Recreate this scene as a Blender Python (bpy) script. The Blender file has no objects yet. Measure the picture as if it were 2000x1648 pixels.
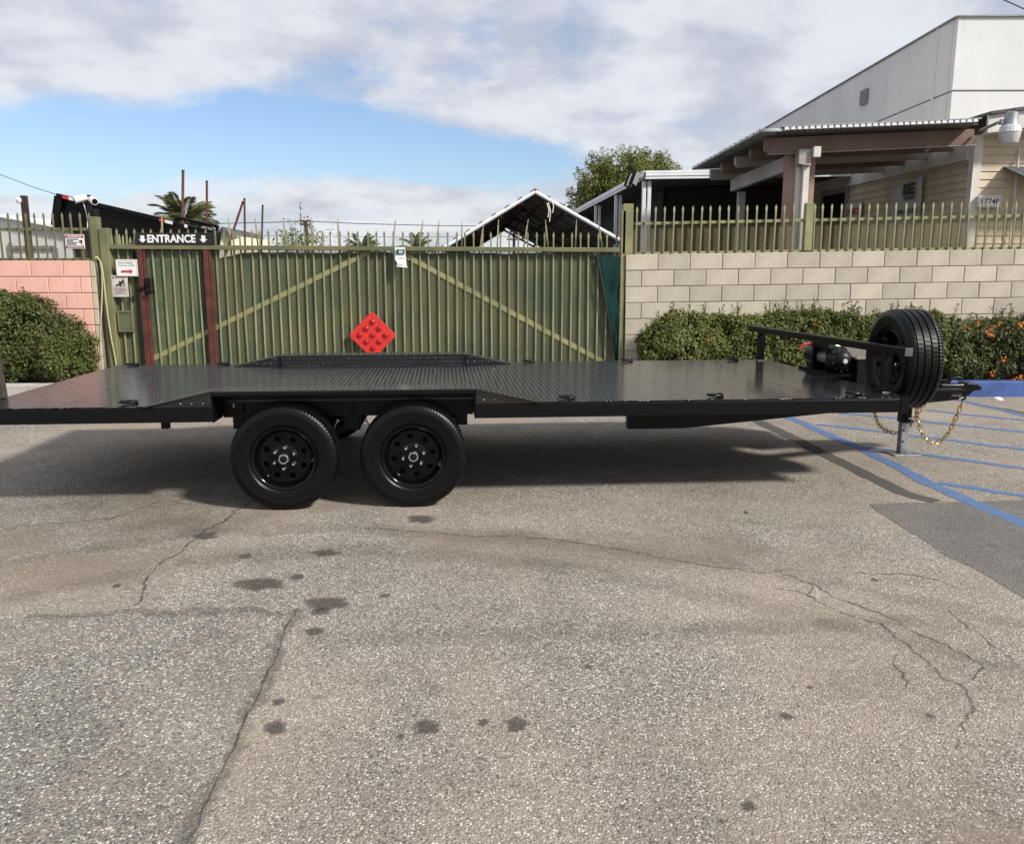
import bpy, bmesh, math, random
import numpy as np
from mathutils import Vector, Matrix, noise as mnoise

random.seed(7)
RNG = np.random.default_rng(7)
SC = bpy.context.scene
COL = SC.collection
PI = math.pi

# ------------------------------------------------------------------ camera, sky, sun, exposure
F, PITCH, CAMH = 1620.0, 0.1785, 1.605        # focal length in photo pixels (2000 wide), downward pitch, eye height
cam_d = bpy.data.cameras.new('camera')
cam_d.sensor_width = 36.0
cam_d.lens = F / 2000.0 * 36.0
cam_d.clip_start, cam_d.clip_end = 0.05, 3000.0
cam = bpy.data.objects.new('camera', cam_d)
COL.objects.link(cam)
cam.location = (0, 0, CAMH)
cam.rotation_euler = (PI / 2 - PITCH, 0, 0)
SC.camera = cam

SUN_DIR = Vector((1.04, -0.70, 1.0)).normalized()      # towards the sun: behind the camera, to its right
SUN_EL = math.asin(SUN_DIR.z)
SUN_AZ = math.atan2(SUN_DIR.x, SUN_DIR.y)

world = bpy.data.worlds.new('World')
SC.world = world
world.use_nodes = True


def build_sky():
    nt = world.node_tree
    N, L = nt.nodes, nt.links
    N.clear()

    def n(t, **kw):
        x = N.new(t)
        for k, v in kw.items():
            setattr(x, k, v)
        return x

    def math_(op, a, b=None, c=None, clamp=False):
        m = n('ShaderNodeMath', operation=op, use_clamp=clamp)
        for i, v in enumerate((a, b, c)):
            if v is None:
                continue
            if isinstance(v, (int, float)):
                m.inputs[i].default_value = v
            else:
                L.new(v, m.inputs[i])
        return m.outputs[0]

    def smooth(v, lo, hi):
        m = n('ShaderNodeMapRange', interpolation_type='SMOOTHSTEP')
        L.new(v, m.inputs[0])
        m.inputs[1].default_value, m.inputs[2].default_value = lo, hi
        return m.outputs[0]

    out = n('ShaderNodeOutputWorld')
    bg = n('ShaderNodeBackground')
    bg.inputs[1].default_value = 0.10
    L.new(bg.outputs[0], out.inputs[0])
    sky = n('ShaderNodeTexSky', sky_type='NISHITA')
    sky.sun_disc = False
    sky.sun_elevation = SUN_EL
    sky.sun_rotation = SUN_AZ
    sky.air_density = 1.0
    sky.dust_density = 0.6
    sky.ozone_density = 1.6
    tc = n('ShaderNodeTexCoord')
    sep = n('ShaderNodeSeparateXYZ')
    L.new(tc.outputs['Generated'], sep.inputs[0])
    X, Y, Z = sep.outputs
    az = math_('ARCTAN2', X, Y)
    el = math_('ARCSINE', Z)
    zz = math_('ADD', math_('MAXIMUM', Z, 0.0), 0.30)
    comb = n('ShaderNodeCombineXYZ')
    L.new(math_('DIVIDE', X, zz), comb.inputs[0])
    L.new(math_('DIVIDE', Y, zz), comb.inputs[1])
    comb.inputs[2].default_value = 3.7

    def noise(scale, detail, rough, dist=0.0, off=(0, 0, 0)):
        mp = n('ShaderNodeMapping')
        mp.inputs['Location'].default_value = off
        L.new(comb.outputs[0], mp.inputs[0])
        t = n('ShaderNodeTexNoise')
        t.inputs['Scale'].default_value = scale
        t.inputs['Detail'].default_value = detail
        t.inputs['Roughness'].default_value = rough
        t.inputs['Distortion'].default_value = dist
        L.new(mp.outputs[0], t.inputs['Vector'])
        return t.outputs[0]

    def ellipse(a0, e0, ra, re):          # 1 in the middle, 0 at the rim
        da = math_('DIVIDE', math_('SUBTRACT', az, a0), ra)
        de = math_('DIVIDE', math_('SUBTRACT', el, e0), re)
        r2 = math_('ADD', math_('MULTIPLY', da, da), math_('MULTIPLY', de, de))
        return math_('SUBTRACT', 1.0, r2, clamp=True)

    big = noise(2.6, 5, 0.57)
    second = noise(4.2, 4, 0.56, 0.0, (4, 1.3, 0))
    gap = math_('ADD', ellipse(-0.42, 0.135, 0.46, 0.066), math_('MULTIPLY', ellipse(-0.06, 0.128, 0.20, 0.036), 0.7))
    gap = math_('ADD', gap, math_('MULTIPLY', ellipse(-0.28, 0.21, 0.16, 0.05), 0.30))
    dens = math_('SUBTRACT', math_('ADD', math_('MULTIPLY', math_('SUBTRACT', big, 0.5), 1.75), 0.68), math_('MULTIPLY', gap, 0.66))
    cover = smooth(dens, 0.16, 0.64)
    low = math_('SUBTRACT', 1.0, smooth(el, 0.02, 0.12))
    cover = math_('MAXIMUM', cover, math_('MULTIPLY', low, math_('ADD', smooth(second, 0.38, 0.58), 0.35, clamp=True)))
    cover = math_('MULTIPLY', cover, 0.92)
    shade = smooth(math_('ADD', math_('MULTIPLY', second, 0.6), math_('MULTIPLY', big, 0.4)), 0.38, 0.60)
    ccol = n('ShaderNodeMix', data_type='RGBA')
    L.new(shade, ccol.inputs[0])
    ccol.inputs[6].default_value = (4.5, 4.7, 5.35, 1)
    ccol.inputs[7].default_value = (6.5, 6.65, 7.0, 1)
    mix = n('ShaderNodeMix', data_type='RGBA')
    L.new(cover, mix.inputs[0])
    tint = n('ShaderNodeMix', data_type='RGBA', blend_type='MULTIPLY')
    tint.inputs[0].default_value = 1.0
    L.new(sky.outputs[0], tint.inputs[6])
    tint.inputs[7].default_value = (0.98, 1.04, 1.16, 1)
    L.new(tint.outputs[2], mix.inputs[6])
    L.new(ccol.outputs[2], mix.inputs[7])
    L.new(mix.outputs[2], bg.inputs[0])


build_sky()
world.cycles.sampling_method = 'MANUAL'
world.cycles.sample_map_resolution = 256

sun_d = bpy.data.lights.new('sun', 'SUN')
sun_d.energy = 4.1
sun_d.angle = math.radians(6.0)
sun_d.color = (1.0, 0.95, 0.885)
sun = bpy.data.objects.new('sun', sun_d)
COL.objects.link(sun)
sun.rotation_euler = (-SUN_DIR).to_track_quat('-Z', 'Y').to_euler()
sun.location = (6, -5, 9)

SC.view_settings.view_transform = 'Standard'
SC.view_settings.look = 'None'
SC.view_settings.exposure = 0.35
SC.view_settings.gamma = 1.0
SC.view_settings.use_curve_mapping = False
SC.cycles.max_bounces = 5
SC.cycles.diffuse_bounces = 3
SC.cycles.glossy_bounces = 3
SC.cycles.transparent_max_bounces = 16
SC.cycles.caustics_reflective = False
SC.cycles.caustics_refractive = False

# ------------------------------------------------------------------ where a photo pixel lies in the place
CP, SP = math.cos(PITCH), math.sin(PITCH)
EYE = Vector((0, 0, CAMH))


def ray(u, v):
    x, y = (u - 1000) / F, (v - 824) / F
    return Vector((x, CP - y * SP, -SP - y * CP))


def at(u, v, Y):
    d = ray(u, v)
    return EYE + d * (Y / d.y)


def atz(u, v, z=0.0):
    d = ray(u, v)
    return EYE + d * ((z - CAMH) / d.z)


def onplane(u, v, p0, nrm):
    d = ray(u, v)
    return EYE + d * ((p0 - EYE).dot(nrm) / d.dot(nrm))


# ------------------------------------------------------------------ materials
MATS = {}


class G:
    """small node-graph helper"""

    def __init__(self, name):
        self.m = bpy.data.materials.new(name)
        self.m.use_nodes = True
        self.nt = self.m.node_tree
        self.N, self.L = self.nt.nodes, self.nt.links
        self.b = self.N['Principled BSDF']
        self.out = self.N['Material Output']
        self.tc = self.N.new('ShaderNodeTexCoord')
        MATS[name] = self.m

    def node(self, t, **kw):
        x = self.N.new(t)
        for k, v in kw.items():
            setattr(x, k, v)
        return x

    def put(self, v, sock):
        if isinstance(v, (int, float)):
            sock.default_value = v
        elif isinstance(v, (tuple, list)):
            sock.default_value = tuple(v) if len(v) == len(sock.default_value) else (*v, 1)
        else:
            self.L.new(v, sock)

    def math(self, op, a, b=None, c=None, clamp=False):
        m = self.node('ShaderNodeMath', operation=op, use_clamp=clamp)
        for i, v in enumerate((a, b, c)):
            if v is not None:
                self.put(v, m.inputs[i])
        return m.outputs[0]

    def noise(self, scale, detail=4, rough=0.55, vec=None, stretch=None, loc=None, dist=0.0):
        v = vec or self.tc.outputs['Object']
        if stretch or loc:
            mp = self.node('ShaderNodeMapping')
            if stretch:
                mp.inputs['Scale'].default_value = stretch
            if loc:
                mp.inputs['Location'].default_value = loc
            self.L.new(v, mp.inputs[0])
            v = mp.outputs[0]
        t = self.node('ShaderNodeTexNoise')
        t.inputs['Scale'].default_value = scale
        t.inputs['Detail'].default_value = detail
        t.inputs['Roughness'].default_value = rough
        t.inputs['Distortion'].default_value = dist
        self.L.new(v, t.inputs['Vector'])
        return t.outputs[0]

    def voro(self, scale, vec=None, out='Distance', feature='F1', rnd=1.0):
        t = self.node('ShaderNodeTexVoronoi', feature=feature)
        t.inputs['Scale'].default_value = scale
        t.inputs['Randomness'].default_value = rnd
        self.L.new(vec or self.tc.outputs['Object'], t.inputs['Vector'])
        return t.outputs[out]

    def smooth(self, v, lo, hi, a=0.0, b=1.0):
        m = self.node('ShaderNodeMapRange', interpolation_type='SMOOTHSTEP')
        self.L.new(v, m.inputs[0])
        m.inputs[1].default_value, m.inputs[2].default_value = lo, hi
        m.inputs[3].default_value, m.inputs[4].default_value = a, b
        return m.outputs[0]

    def mix(self, fac, a, b, mode='MIX'):
        m = self.node('ShaderNodeMix', data_type='RGBA', blend_type=mode)
        self.put(fac, m.inputs[0])
        self.put(a, m.inputs[6])
        self.put(b, m.inputs[7])
        return m.outputs[2]

    def bump(self, h, strength=0.3, dist=0.01):
        b = self.node('ShaderNodeBump')
        b.inputs['Strength'].default_value = strength
        b.inputs['Distance'].default_value = dist
        self.L.new(h, b.inputs['Height'])
        self.L.new(b.outputs[0], self.b.inputs['Normal'])

    def set(self, color=None, rough=None, metal=None, spec=None):
        for v, k in ((color, 'Base Color'), (rough, 'Roughness'), (metal, 'Metallic'), (spec, 'Specular IOR Level')):
            if v is not None:
                self.put(v, self.b.inputs[k])
        return self.m

    def rand(self):
        return self.node('ShaderNodeObjectInfo').outputs['Random']

    def island(self):
        return self.node('ShaderNodeNewGeometry').outputs['Random Per Island']


def plain(name, col, rough=0.6, metal=0.0, var=0.25, scale=6.0, bump=0.0, bscale=60.0, dark=None, spec=None, perobj=0.0):
    g = G(name)
    d = dark or tuple(c * (1 - var) for c in col)
    f = g.smooth(g.noise(scale, 6, 0.6), 0.3, 0.7)
    c = g.mix(f, d, col)
    if perobj:
        k = g.math('ADD', g.math('MULTIPLY', g.rand(), perobj), 1 - perobj / 2)
        hsv = g.node('ShaderNodeHueSaturation')
        g.L.new(k, hsv.inputs['Value'])
        g.L.new(c, hsv.inputs['Color'])
        c = hsv.outputs[0]
    r = g.math('ADD', g.math('MULTIPLY', g.noise(scale * 3, 4, 0.6, loc=(3, 1, 2)), 0.2), rough - 0.1)
    g.set(c, r, metal, spec)
    if bump:
        g.bump(g.noise(bscale, 4, 0.6), bump, 0.004)
    return g.m


def asphalt_mat(name, base_l, base_d, stone, dust, dust_amt, scale=1.0, patchy=True):
    g = G(name)
    o = g.tc.outputs['Object']
    cell = g.voro(95 * scale, out='Color')
    sep = g.node('ShaderNodeSeparateColor')
    g.L.new(cell, sep.inputs[0])
    dist = g.voro(95 * scale)
    cell2 = g.voro(210 * scale, out='Color')
    sep2 = g.node('ShaderNodeSeparateColor')
    g.L.new(cell2, sep2.inputs[0])
    c = g.mix(g.smooth(sep2.outputs[0], 0.15, 0.85), base_d, base_l)
    c = g.mix(g.math('MULTIPLY', g.smooth(sep.outputs[0], 0.70, 0.92), g.smooth(dist, 0.62, 0.35)), c, stone)
    c = g.mix(g.math('MULTIPLY', g.smooth(sep.outputs[1], 0.82, 0.95), 0.70), c, tuple(x * 0.35 for x in base_d))
    if patchy:
        big = g.noise(0.42, 4, 0.62, loc=(3.1, 7.7, 0), dist=0.6)
        mid = g.noise(2.1, 4, 0.65, loc=(1.1, 4.7, 0), dist=0.3)
        fine = g.noise(14, 4, 0.6)
        d = g.math('MULTIPLY', g.smooth(big, 0.40, 0.68), dust_amt)
        d = g.math('MULTIPLY', d, g.math('ADD', g.math('MULTIPLY', fine, 0.7), 0.55, clamp=True))
        c = g.mix(d, c, dust)
        tone = g.math('ADD', g.math('MULTIPLY', mid, 0.62), 0.70)
        tone = g.math('MULTIPLY', tone, g.math('ADD', g.math('MULTIPLY', g.noise(0.9, 5, 0.6, loc=(8, 2, 0), dist=0.8), 0.5), 0.76))
        hsv = g.node('ShaderNodeHueSaturation')
        g.L.new(tone, hsv.inputs['Value'])
        g.L.new(c, hsv.inputs['Color'])
        c = hsv.outputs[0]
    g.set(c, 0.88, 0, 0.3)
    h = g.math('ADD', g.math('MULTIPLY', g.smooth(dist, 0.75, 0.1), 1.0), g.math('MULTIPLY', g.noise(38, 4, 0.6), 0.8))
    g.bump(h, 0.55, 0.006)
    return g.m


asphalt_mat('asphalt', (0.325, 0.290, 0.245), (0.135, 0.121, 0.104), (0.64, 0.59, 0.52), (0.315, 0.255, 0.195), 0.6, 1.12)
asphalt_mat('asphalt_grey', (0.290, 0.264, 0.228), (0.108, 0.100, 0.088), (0.62, 0.585, 0.53), (0.30, 0.26, 0.215), 0.45, 1.0)
asphalt_mat('patch_asphalt', (0.190, 0.178, 0.160), (0.105, 0.098, 0.090), (0.30, 0.285, 0.26), (0.17, 0.14, 0.11), 0.5, 1.5)
asphalt_mat('bounce_cut_asphalt', (0.085, 0.078, 0.070), (0.05, 0.047, 0.043), (0.14, 0.13, 0.12), (0.12, 0.10, 0.08), 0.3)  # very dark so the unseen floor behind the gate bounces little light
asphalt_mat('tar', (0.055, 0.052, 0.048), (0.030, 0.029, 0.028), (0.13, 0.12, 0.11), (0.14, 0.12, 0.1), 0.45, 1.3)


def worn_mat(name, col, edge=0.45, lo=0.30, hi=0.55, scale=26, rough=0.8, maxa=1.0, dark=0.75, wear=0.0):
    """paint, stain or crack: fades out ragged towards its rim (attribute mask) and lets the asphalt show where worn"""
    g = G(name)
    c = g.mix(g.noise(9, 3, 0.6), tuple(x * dark for x in col), col)
    g.set(c, rough, 0, 0.25)
    at_ = g.node('ShaderNodeAttribute', attribute_name='mask')
    nz_ = g.math('SUBTRACT', g.noise(scale, 3, 0.65), 0.5)
    a = g.smooth(g.math('ADD', at_.outputs['Fac'], g.math('MULTIPLY', nz_, edge * 2)), lo, hi)
    if wear:
        a = g.math('MULTIPLY', a, g.smooth(g.noise(85, 2, 0.6, loc=(2, 5, 0)), 0.30, 0.48, 1 - wear, 1))
    a = g.math('MULTIPLY', a, maxa)
    tr = g.node('ShaderNodeBsdfTransparent')
    mx = g.node('ShaderNodeMixShader')
    g.L.new(a, mx.inputs[0])
    g.L.new(tr.outputs[0], mx.inputs[1])
    g.L.new(g.b.outputs[0], mx.inputs[2])
    g.L.new(mx.outputs[0], g.out.inputs[0])
    return g.m


worn_mat('blue_paint', (0.130, 0.215, 0.40), 0.42, 0.24, 0.50, 38, 0.75, 0.86, wear=0.75)
worn_mat('stain', (0.085, 0.076, 0.066), 0.50, 0.30, 1.05, 9, 0.7, 0.68, wear=0.55)
worn_mat('dust', (0.335, 0.268, 0.205), 1.3, 0.35, 1.35, 1.6, 0.9, 0.42, wear=0.5)
worn_mat('tyre_mark', (0.125, 0.112, 0.097), 0.9, 0.35, 1.3, 3.5, 0.9, 0.18, wear=0.6)
worn_mat('crack', (0.080, 0.070, 0.060), 0.95, 0.35, 1.1, 11, 0.9, 0.62, wear=0.5)
worn_mat('joint', (0.13, 0.118, 0.102), 0.75, 0.40, 1.25, 13, 0.9, 0.42, wear=0.4)
worn_mat('tar_worn', (0.105, 0.099, 0.090), 0.40, 0.20, 0.34, 30, 0.85, 0.93, wear=0.35)


def black_paint(name, col=(0.010, 0.010, 0.011), rough=0.22, dirt=0.0, spec=0.5):
    g = G(name)
    c = col
    f = g.smooth(g.noise(7, 6, 0.65, loc=(5, 2, 1)), 0.52, 0.80)
    c = g.mix(g.math('MULTIPLY', f, dirt), col, (0.16, 0.14, 0.12))
    r = g.math('ADD', g.math('MULTIPLY', g.noise(11, 3, 0.6), 0.16), rough - 0.08)
    g.set(c, r, 0, spec)
    return g.m


black_paint('deck_paint', (0.010, 0.010, 0.011), 0.15, 0.05)
black_paint('frame_paint', (0.0045, 0.0045, 0.005), 0.34, 0.0, 0.18)
black_paint('tread_paint', (0.005, 0.005, 0.0055), 0.14, 0.0, 0.85)
black_paint('rim_paint', (0.0025, 0.0025, 0.003), 0.12, 0.0, 0.24)


def rubber():
    g = G('rubber')
    f = g.smooth(g.noise(9, 6, 0.7, stretch=(1, 1, 0.4)), 0.55, 0.8)
    c = g.mix(g.math('MULTIPLY', f, 0.5), (0.0022, 0.0022, 0.0024), (0.008, 0.0078, 0.0078))
    w = g.smooth(g.noise(5, 8, 0.75, loc=(2, 0, 5)), 0.72, 0.80)
    c = g.mix(g.math('MULTIPLY', w, 0.22), c, (0.28, 0.29, 0.31))
    g.set(c, g.math('ADD', g.math('MULTIPLY', g.noise(20, 4, 0.6), 0.22), 0.24), 0, 0.24)
    g.bump(g.noise(90, 3, 0.6), 0.12, 0.003)


rubber()
plain('chrome', (0.88, 0.88, 0.88), 0.26, 1.0, 0.1)
plain('steel', (0.50, 0.51, 0.52), 0.34, 1.0, 0.25, 20)
plain('weld', (0.10, 0.10, 0.105), 0.5, 0.5, 0.5, 60)
plain('galvanized', (0.36, 0.37, 0.38), 0.5, 0.6, 0.3, 12)
plain('gold_chain', (0.72, 0.52, 0.22), 0.30, 1.0, 0.35, 40)
plain('red_rubber', (0.42, 0.02, 0.025), 0.4, 0, 0.2)
plain('black_plastic', (0.007, 0.007, 0.0075), 0.42, 0, 0.3, 20, spec=0.25)
plain('grey_cap', (0.10, 0.105, 0.11), 0.35, 0, 0.2)
plain('white_button', (0.75, 0.75, 0.74), 0.35, 0.3, 0.1)
plain('stake_wood', (0.070, 0.053, 0.043), 0.75, 0, 0.6, 9, 0.4, 40)


def block_mat(name, col, dark, speck=0.35, perobj=0.16):
    g = G(name)
    f = g.smooth(g.noise(2.6, 6, 0.65), 0.32, 0.72)
    c = g.mix(f, dark, col)
    c = g.mix(g.math('MULTIPLY', g.smooth(g.noise(160, 3, 0.7), 0.35, 0.62), speck), c, tuple(x * 0.62 for x in col))
    streak = g.smooth(g.noise(3.0, 6, 0.7, stretch=(3.0, 1, 0.35), loc=(1, 0, 4)), 0.55, 0.80)
    c = g.mix(g.math('MULTIPLY', streak, 0.62), c, tuple(x * 0.58 for x in dark))
    hsv = g.node('ShaderNodeHueSaturation')
    g.L.new(g.math('ADD', g.math('MULTIPLY', g.rand(), perobj), 1 - perobj / 2), hsv.inputs['Value'])
    g.L.new(c, hsv.inputs['Color'])
    g.set(hsv.outputs[0], 0.92, 0, 0.2)
    g.bump(g.math('ADD', g.noise(120, 4, 0.65), g.noise(28, 3, 0.6)), 0.5, 0.004)
    return g.m


block_mat('beige_block', (0.60, 0.535, 0.435), (0.46, 0.405, 0.33), 0.4, 0.26)
block_mat('pink_block', (0.85, 0.50, 0.41), (0.78, 0.42, 0.335), 0.16, 0.08)
block_mat('bare_block', (0.58, 0.50, 0.38), (0.45, 0.39, 0.30))
plain('mortar', (0.29, 0.245, 0.195), 0.95, 0, 0.4, 9, 0.4, 90)
plain('kerb_blue', (0.048, 0.100, 0.31), 0.7, 0, 0.35, 5, 0.35, 60)
plain('concrete', (0.46, 0.43, 0.38), 0.9, 0, 0.3, 5, 0.4, 60)
plain('soil', (0.10, 0.07, 0.048), 0.95, 0, 0.5, 12, 0.6, 40)


def olive(name, col, rust=0.3, green=(0.075, 0.115, 0.060)):
    g = G(name)
    f = g.smooth(g.noise(1.7, 6, 0.65, loc=(4, 4, 4)), 0.40, 0.64)
    c = g.mix(g.math('MULTIPLY', f, 0.75), col, green)
    r = g.smooth(g.noise(9, 5, 0.72, loc=(1, 2, 9)), 0.56, 0.72)
    c = g.mix(g.math('MULTIPLY', r, rust), c, (0.22, 0.10, 0.045))
    hsv = g.node('ShaderNodeHueSaturation')
    g.L.new(g.math('ADD', g.math('MULTIPLY', g.rand(), 0.25), 0.88), hsv.inputs['Value'])
    g.L.new(c, hsv.inputs['Color'])
    g.set(hsv.outputs[0], 0.55, 0, 0.4)
    return g.m


olive('olive_paint', (0.300, 0.285, 0.140), 0.55, (0.160, 0.180, 0.092))
olive('olive_dark', (0.185, 0.175, 0.085), 0.45, (0.095, 0.115, 0.060))
olive('spear_paint', (0.36, 0.34, 0.20), 0.1, (0.27, 0.26, 0.15))


def expanded(name, col, green, cellx=0.022, cellz=0.012, cover=0.62):
    g = G(name)
    sep = g.node('ShaderNodeSeparateXYZ')
    g.L.new(g.tc.outputs['Object'], sep.inputs[0])
    s = g.math('DIVIDE', sep.outputs[0], cellx)
    t = g.math('DIVIDE', sep.outputs[2], cellz)

    def strand(op):
        return g.math('MULTIPLY', g.math('ABSOLUTE', g.math('SUBTRACT', g.math('FRACT', g.math(op, s, t)), 0.5)), 2.0)
    a = g.math('MAXIMUM', strand('ADD'), strand('SUBTRACT'))
    solid = g.math('GREATER_THAN', a, cover)
    f = g.smooth(g.noise(1.3, 5, 0.6), 0.40, 0.62)
    g.set(g.mix(f, col, green), 0.6, 0, 0.3)
    tr = g.node('ShaderNodeBsdfTransparent')
    mx = g.node('ShaderNodeMixShader')
    g.L.new(solid, mx.inputs[0])
    g.L.new(tr.outputs[0], mx.inputs[1])
    g.L.new(g.b.outputs[0], mx.inputs[2])
    g.L.new(mx.outputs[0], g.out.inputs[0])


expanded('expanded_metal', (0.185, 0.180, 0.100), (0.110, 0.138, 0.088), cover=0.70)
expanded('expanded_metal_fence', (0.26, 0.215, 0.125), (0.19, 0.165, 0.09), cover=0.78)


def cloth(name, a, b, c3):
    g = G(name)
    f = g.smooth(g.noise(0.9, 5, 0.6, stretch=(1, 1, 0.8), loc=(2.2, 0, 1.4)), 0.40, 0.60)
    c = g.mix(f, a, b)
    f2 = g.smooth(g.noise(1.6, 5, 0.6, loc=(7, 3, 2)), 0.52, 0.72)
    c = g.mix(g.math('MULTIPLY', f2, 0.8), c, c3)
    g.set(c, 0.85, 0, 0.15)
    w = g.noise(3, 3, 0.5, stretch=(2.5, 1, 0.5))
    g.bump(g.math('ADD', w, g.math('MULTIPLY', g.noise(300, 2, 0.5), 0.12)), 0.35, 0.05)


cloth('privacy_cloth', (0.092, 0.096, 0.058), (0.052, 0.086, 0.070), (0.118, 0.098, 0.054))
cloth('green_tarp', (0.010, 0.036, 0.034), (0.014, 0.046, 0.042), (0.008, 0.026, 0.025))
plain('red_oxide', (0.115, 0.030, 0.020), 0.6, 0, 0.45, 7, 0.15, 50)
plain('rust_pole', (0.155, 0.045, 0.032), 0.7, 0, 0.5, 5)
plain('dark_pole', (0.050, 0.032, 0.026), 0.7, 0, 0.5, 5)
plain('sign_white', (0.80, 0.80, 0.78), 0.5, 0, 0.06, 8)
plain('sign_paper', (0.62, 0.59, 0.54), 0.7, 0, 0.3, 12)
plain('sign_black', (0.012, 0.012, 0.014), 0.5, 0, 0.3)
plain('ink_black', (0.02, 0.02, 0.022), 0.6, 0, 0.1)
plain('ink_red', (0.50, 0.035, 0.045), 0.55, 0, 0.1)
plain('ink_maroon', (0.36, 0.03, 0.05), 0.55, 0, 0.1)
plain('ink_teal', (0.010, 0.12, 0.135), 0.5, 0, 0.2)
plain('marker_red', (0.70, 0.034, 0.026), 0.5, 0, 0.25, 7)
plain('reflector_red', (0.42, 0.006, 0.006), 0.12, 0, 0.2, 5)
plain('tape_red', (0.55, 0.03, 0.03), 0.3, 0, 0.1)
plain('tape_white', (0.75, 0.75, 0.75), 0.3, 0, 0.1)
plain('hose', (0.50, 0.47, 0.26), 0.5, 0, 0.15)
plain('camera_white', (0.80, 0.80, 0.80), 0.35, 0, 0.05)
plain('glass_dark', (0.01, 0.01, 0.012), 0.06, 0, 0.1)


def siding(name, col, dark):
    g = G(name)
    f = g.smooth(g.noise(2.2, 6, 0.65, stretch=(1, 1, 0.6)), 0.36, 0.70)
    c = g.mix(f, dark, col)
    drip = g.smooth(g.noise(4, 6, 0.7, stretch=(4, 4, 0.25), loc=(0, 0, 3)), 0.58, 0.82)
    c = g.mix(g.math('MULTIPLY', drip, 0.4), c, tuple(x * 0.6 for x in dark))
    g.set(c, 0.7, 0, 0.3)
    g.bump(g.noise(25, 4, 0.6, stretch=(0.3, 0.3, 4)), 0.12, 0.004)


siding('siding_cream', (0.68, 0.58, 0.43), (0.56, 0.47, 0.34))
siding('trim_white', (0.74, 0.71, 0.66), (0.58, 0.54, 0.49))
siding('fascia_white', (0.78, 0.79, 0.80), (0.68, 0.69, 0.71))
siding('beam_brown', (0.205, 0.140, 0.110), (0.150, 0.100, 0.080))
siding('beam_grey', (0.42, 0.39, 0.36), (0.32, 0.295, 0.27))
siding('post_pink', (0.40, 0.265, 0.215), (0.31, 0.20, 0.16))
siding('roof_metal', (0.42, 0.43, 0.44), (0.30, 0.31, 0.32))
siding('canopy_under', (0.36, 0.345, 0.33), (0.26, 0.25, 0.24))
siding('roof_under', (0.185, 0.18, 0.175), (0.12, 0.115, 0.11))
plain('shed_white', (0.82, 0.83, 0.84), 0.6, 0, 0.06, 2)
plain('house_cream', (0.82, 0.74, 0.56), 0.8, 0, 0.08, 0.5)
plain('roof_shingle', (0.105, 0.105, 0.11), 0.85, 0, 0.4, 8, 0.4, 50)
plain('dark_interior', (0.035, 0.032, 0.030), 0.9, 0, 0.3)  # stands in for shade inside the carport; also colours the canopy seams
plain('banner_white', (0.62, 0.60, 0.57), 0.7, 0, 0.15, 5)


def stucco():
    g = G('warehouse_white')
    c = g.mix(g.smooth(g.noise(0.5, 6, 0.6), 0.35, 0.7), (0.64, 0.65, 0.655), (0.715, 0.725, 0.73))
    sepn = g.noise(1.1, 7, 0.75, stretch=(2.2, 2.2, 0.16), loc=(3, 8, 2))
    st = g.smooth(sepn, 0.57, 0.78)
    c = g.mix(g.math('MULTIPLY', st, 0.55), c, (0.33, 0.32, 0.31))
    g.set(c, 0.85, 0, 0.2)
    g.bump(g.noise(18, 5, 0.6), 0.15, 0.01)


stucco()
plain('joint_grey', (0.30, 0.30, 0.30), 0.9, 0, 0.2)
plain('lamp_lens', (0.62, 0.63, 0.64), 0.25, 0, 0.15, 9)
plain('bark', (0.105, 0.075, 0.050), 0.9, 0, 0.5, 20, 0.6, 30)
plain('twig', (0.13, 0.095, 0.060), 0.9, 0, 0.5, 20)
plain('wire', (0.03, 0.03, 0.032), 0.6, 0, 0.1)


def leaf_mat(name, lo, hi, odd=None, oddn=0.93, transl=0.25):
    g = G(name)
    r = g.island()
    c = g.mix(r, lo, hi)
    if odd:
        c = g.mix(g.math('GREATER_THAN', g.math('FRACT', g.math('MULTIPLY', r, 57.3)), oddn), c, odd)
    big = g.smooth(g.noise(1.6, 4, 0.6), 0.35, 0.68)
    c = g.mix(g.math('MULTIPLY', big, 0.5), c, tuple(x * 1.35 for x in hi))
    g.set(c, 0.5, 0, 0.4)
    tl = g.node('ShaderNodeBsdfTranslucent')
    g.L.new(c, tl.inputs[0])
    mx = g.node('ShaderNodeMixShader')
    mx.inputs[0].default_value = transl
    g.L.new(g.b.outputs[0], mx.inputs[1])
    g.L.new(tl.outputs[0], mx.inputs[2])
    g.L.new(mx.outputs[0], g.out.inputs[0])


leaf_mat('hedge_leaf', (0.040, 0.060, 0.012), (0.150, 0.172, 0.034), (0.16, 0.10, 0.045), 0.96)
leaf_mat('hedge_leaf_dark', (0.028, 0.045, 0.010), (0.100, 0.120, 0.027), (0.15, 0.085, 0.04), 0.93)
leaf_mat('tree_leaf', (0.060, 0.085, 0.013), (0.190, 0.205, 0.034), None, 0.95, 0.35)
leaf_mat('palm_leaf', (0.095, 0.110, 0.045), (0.190, 0.200, 0.085), None)
leaf_mat('sprig_leaf', (0.075, 0.095, 0.035), (0.16, 0.18, 0.07), None)
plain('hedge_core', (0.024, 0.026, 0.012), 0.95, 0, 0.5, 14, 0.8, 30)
plain('petal', (0.85, 0.26, 0.035), 0.6, 0, 0.4, 60)

# ------------------------------------------------------------------ mesh helpers


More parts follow.
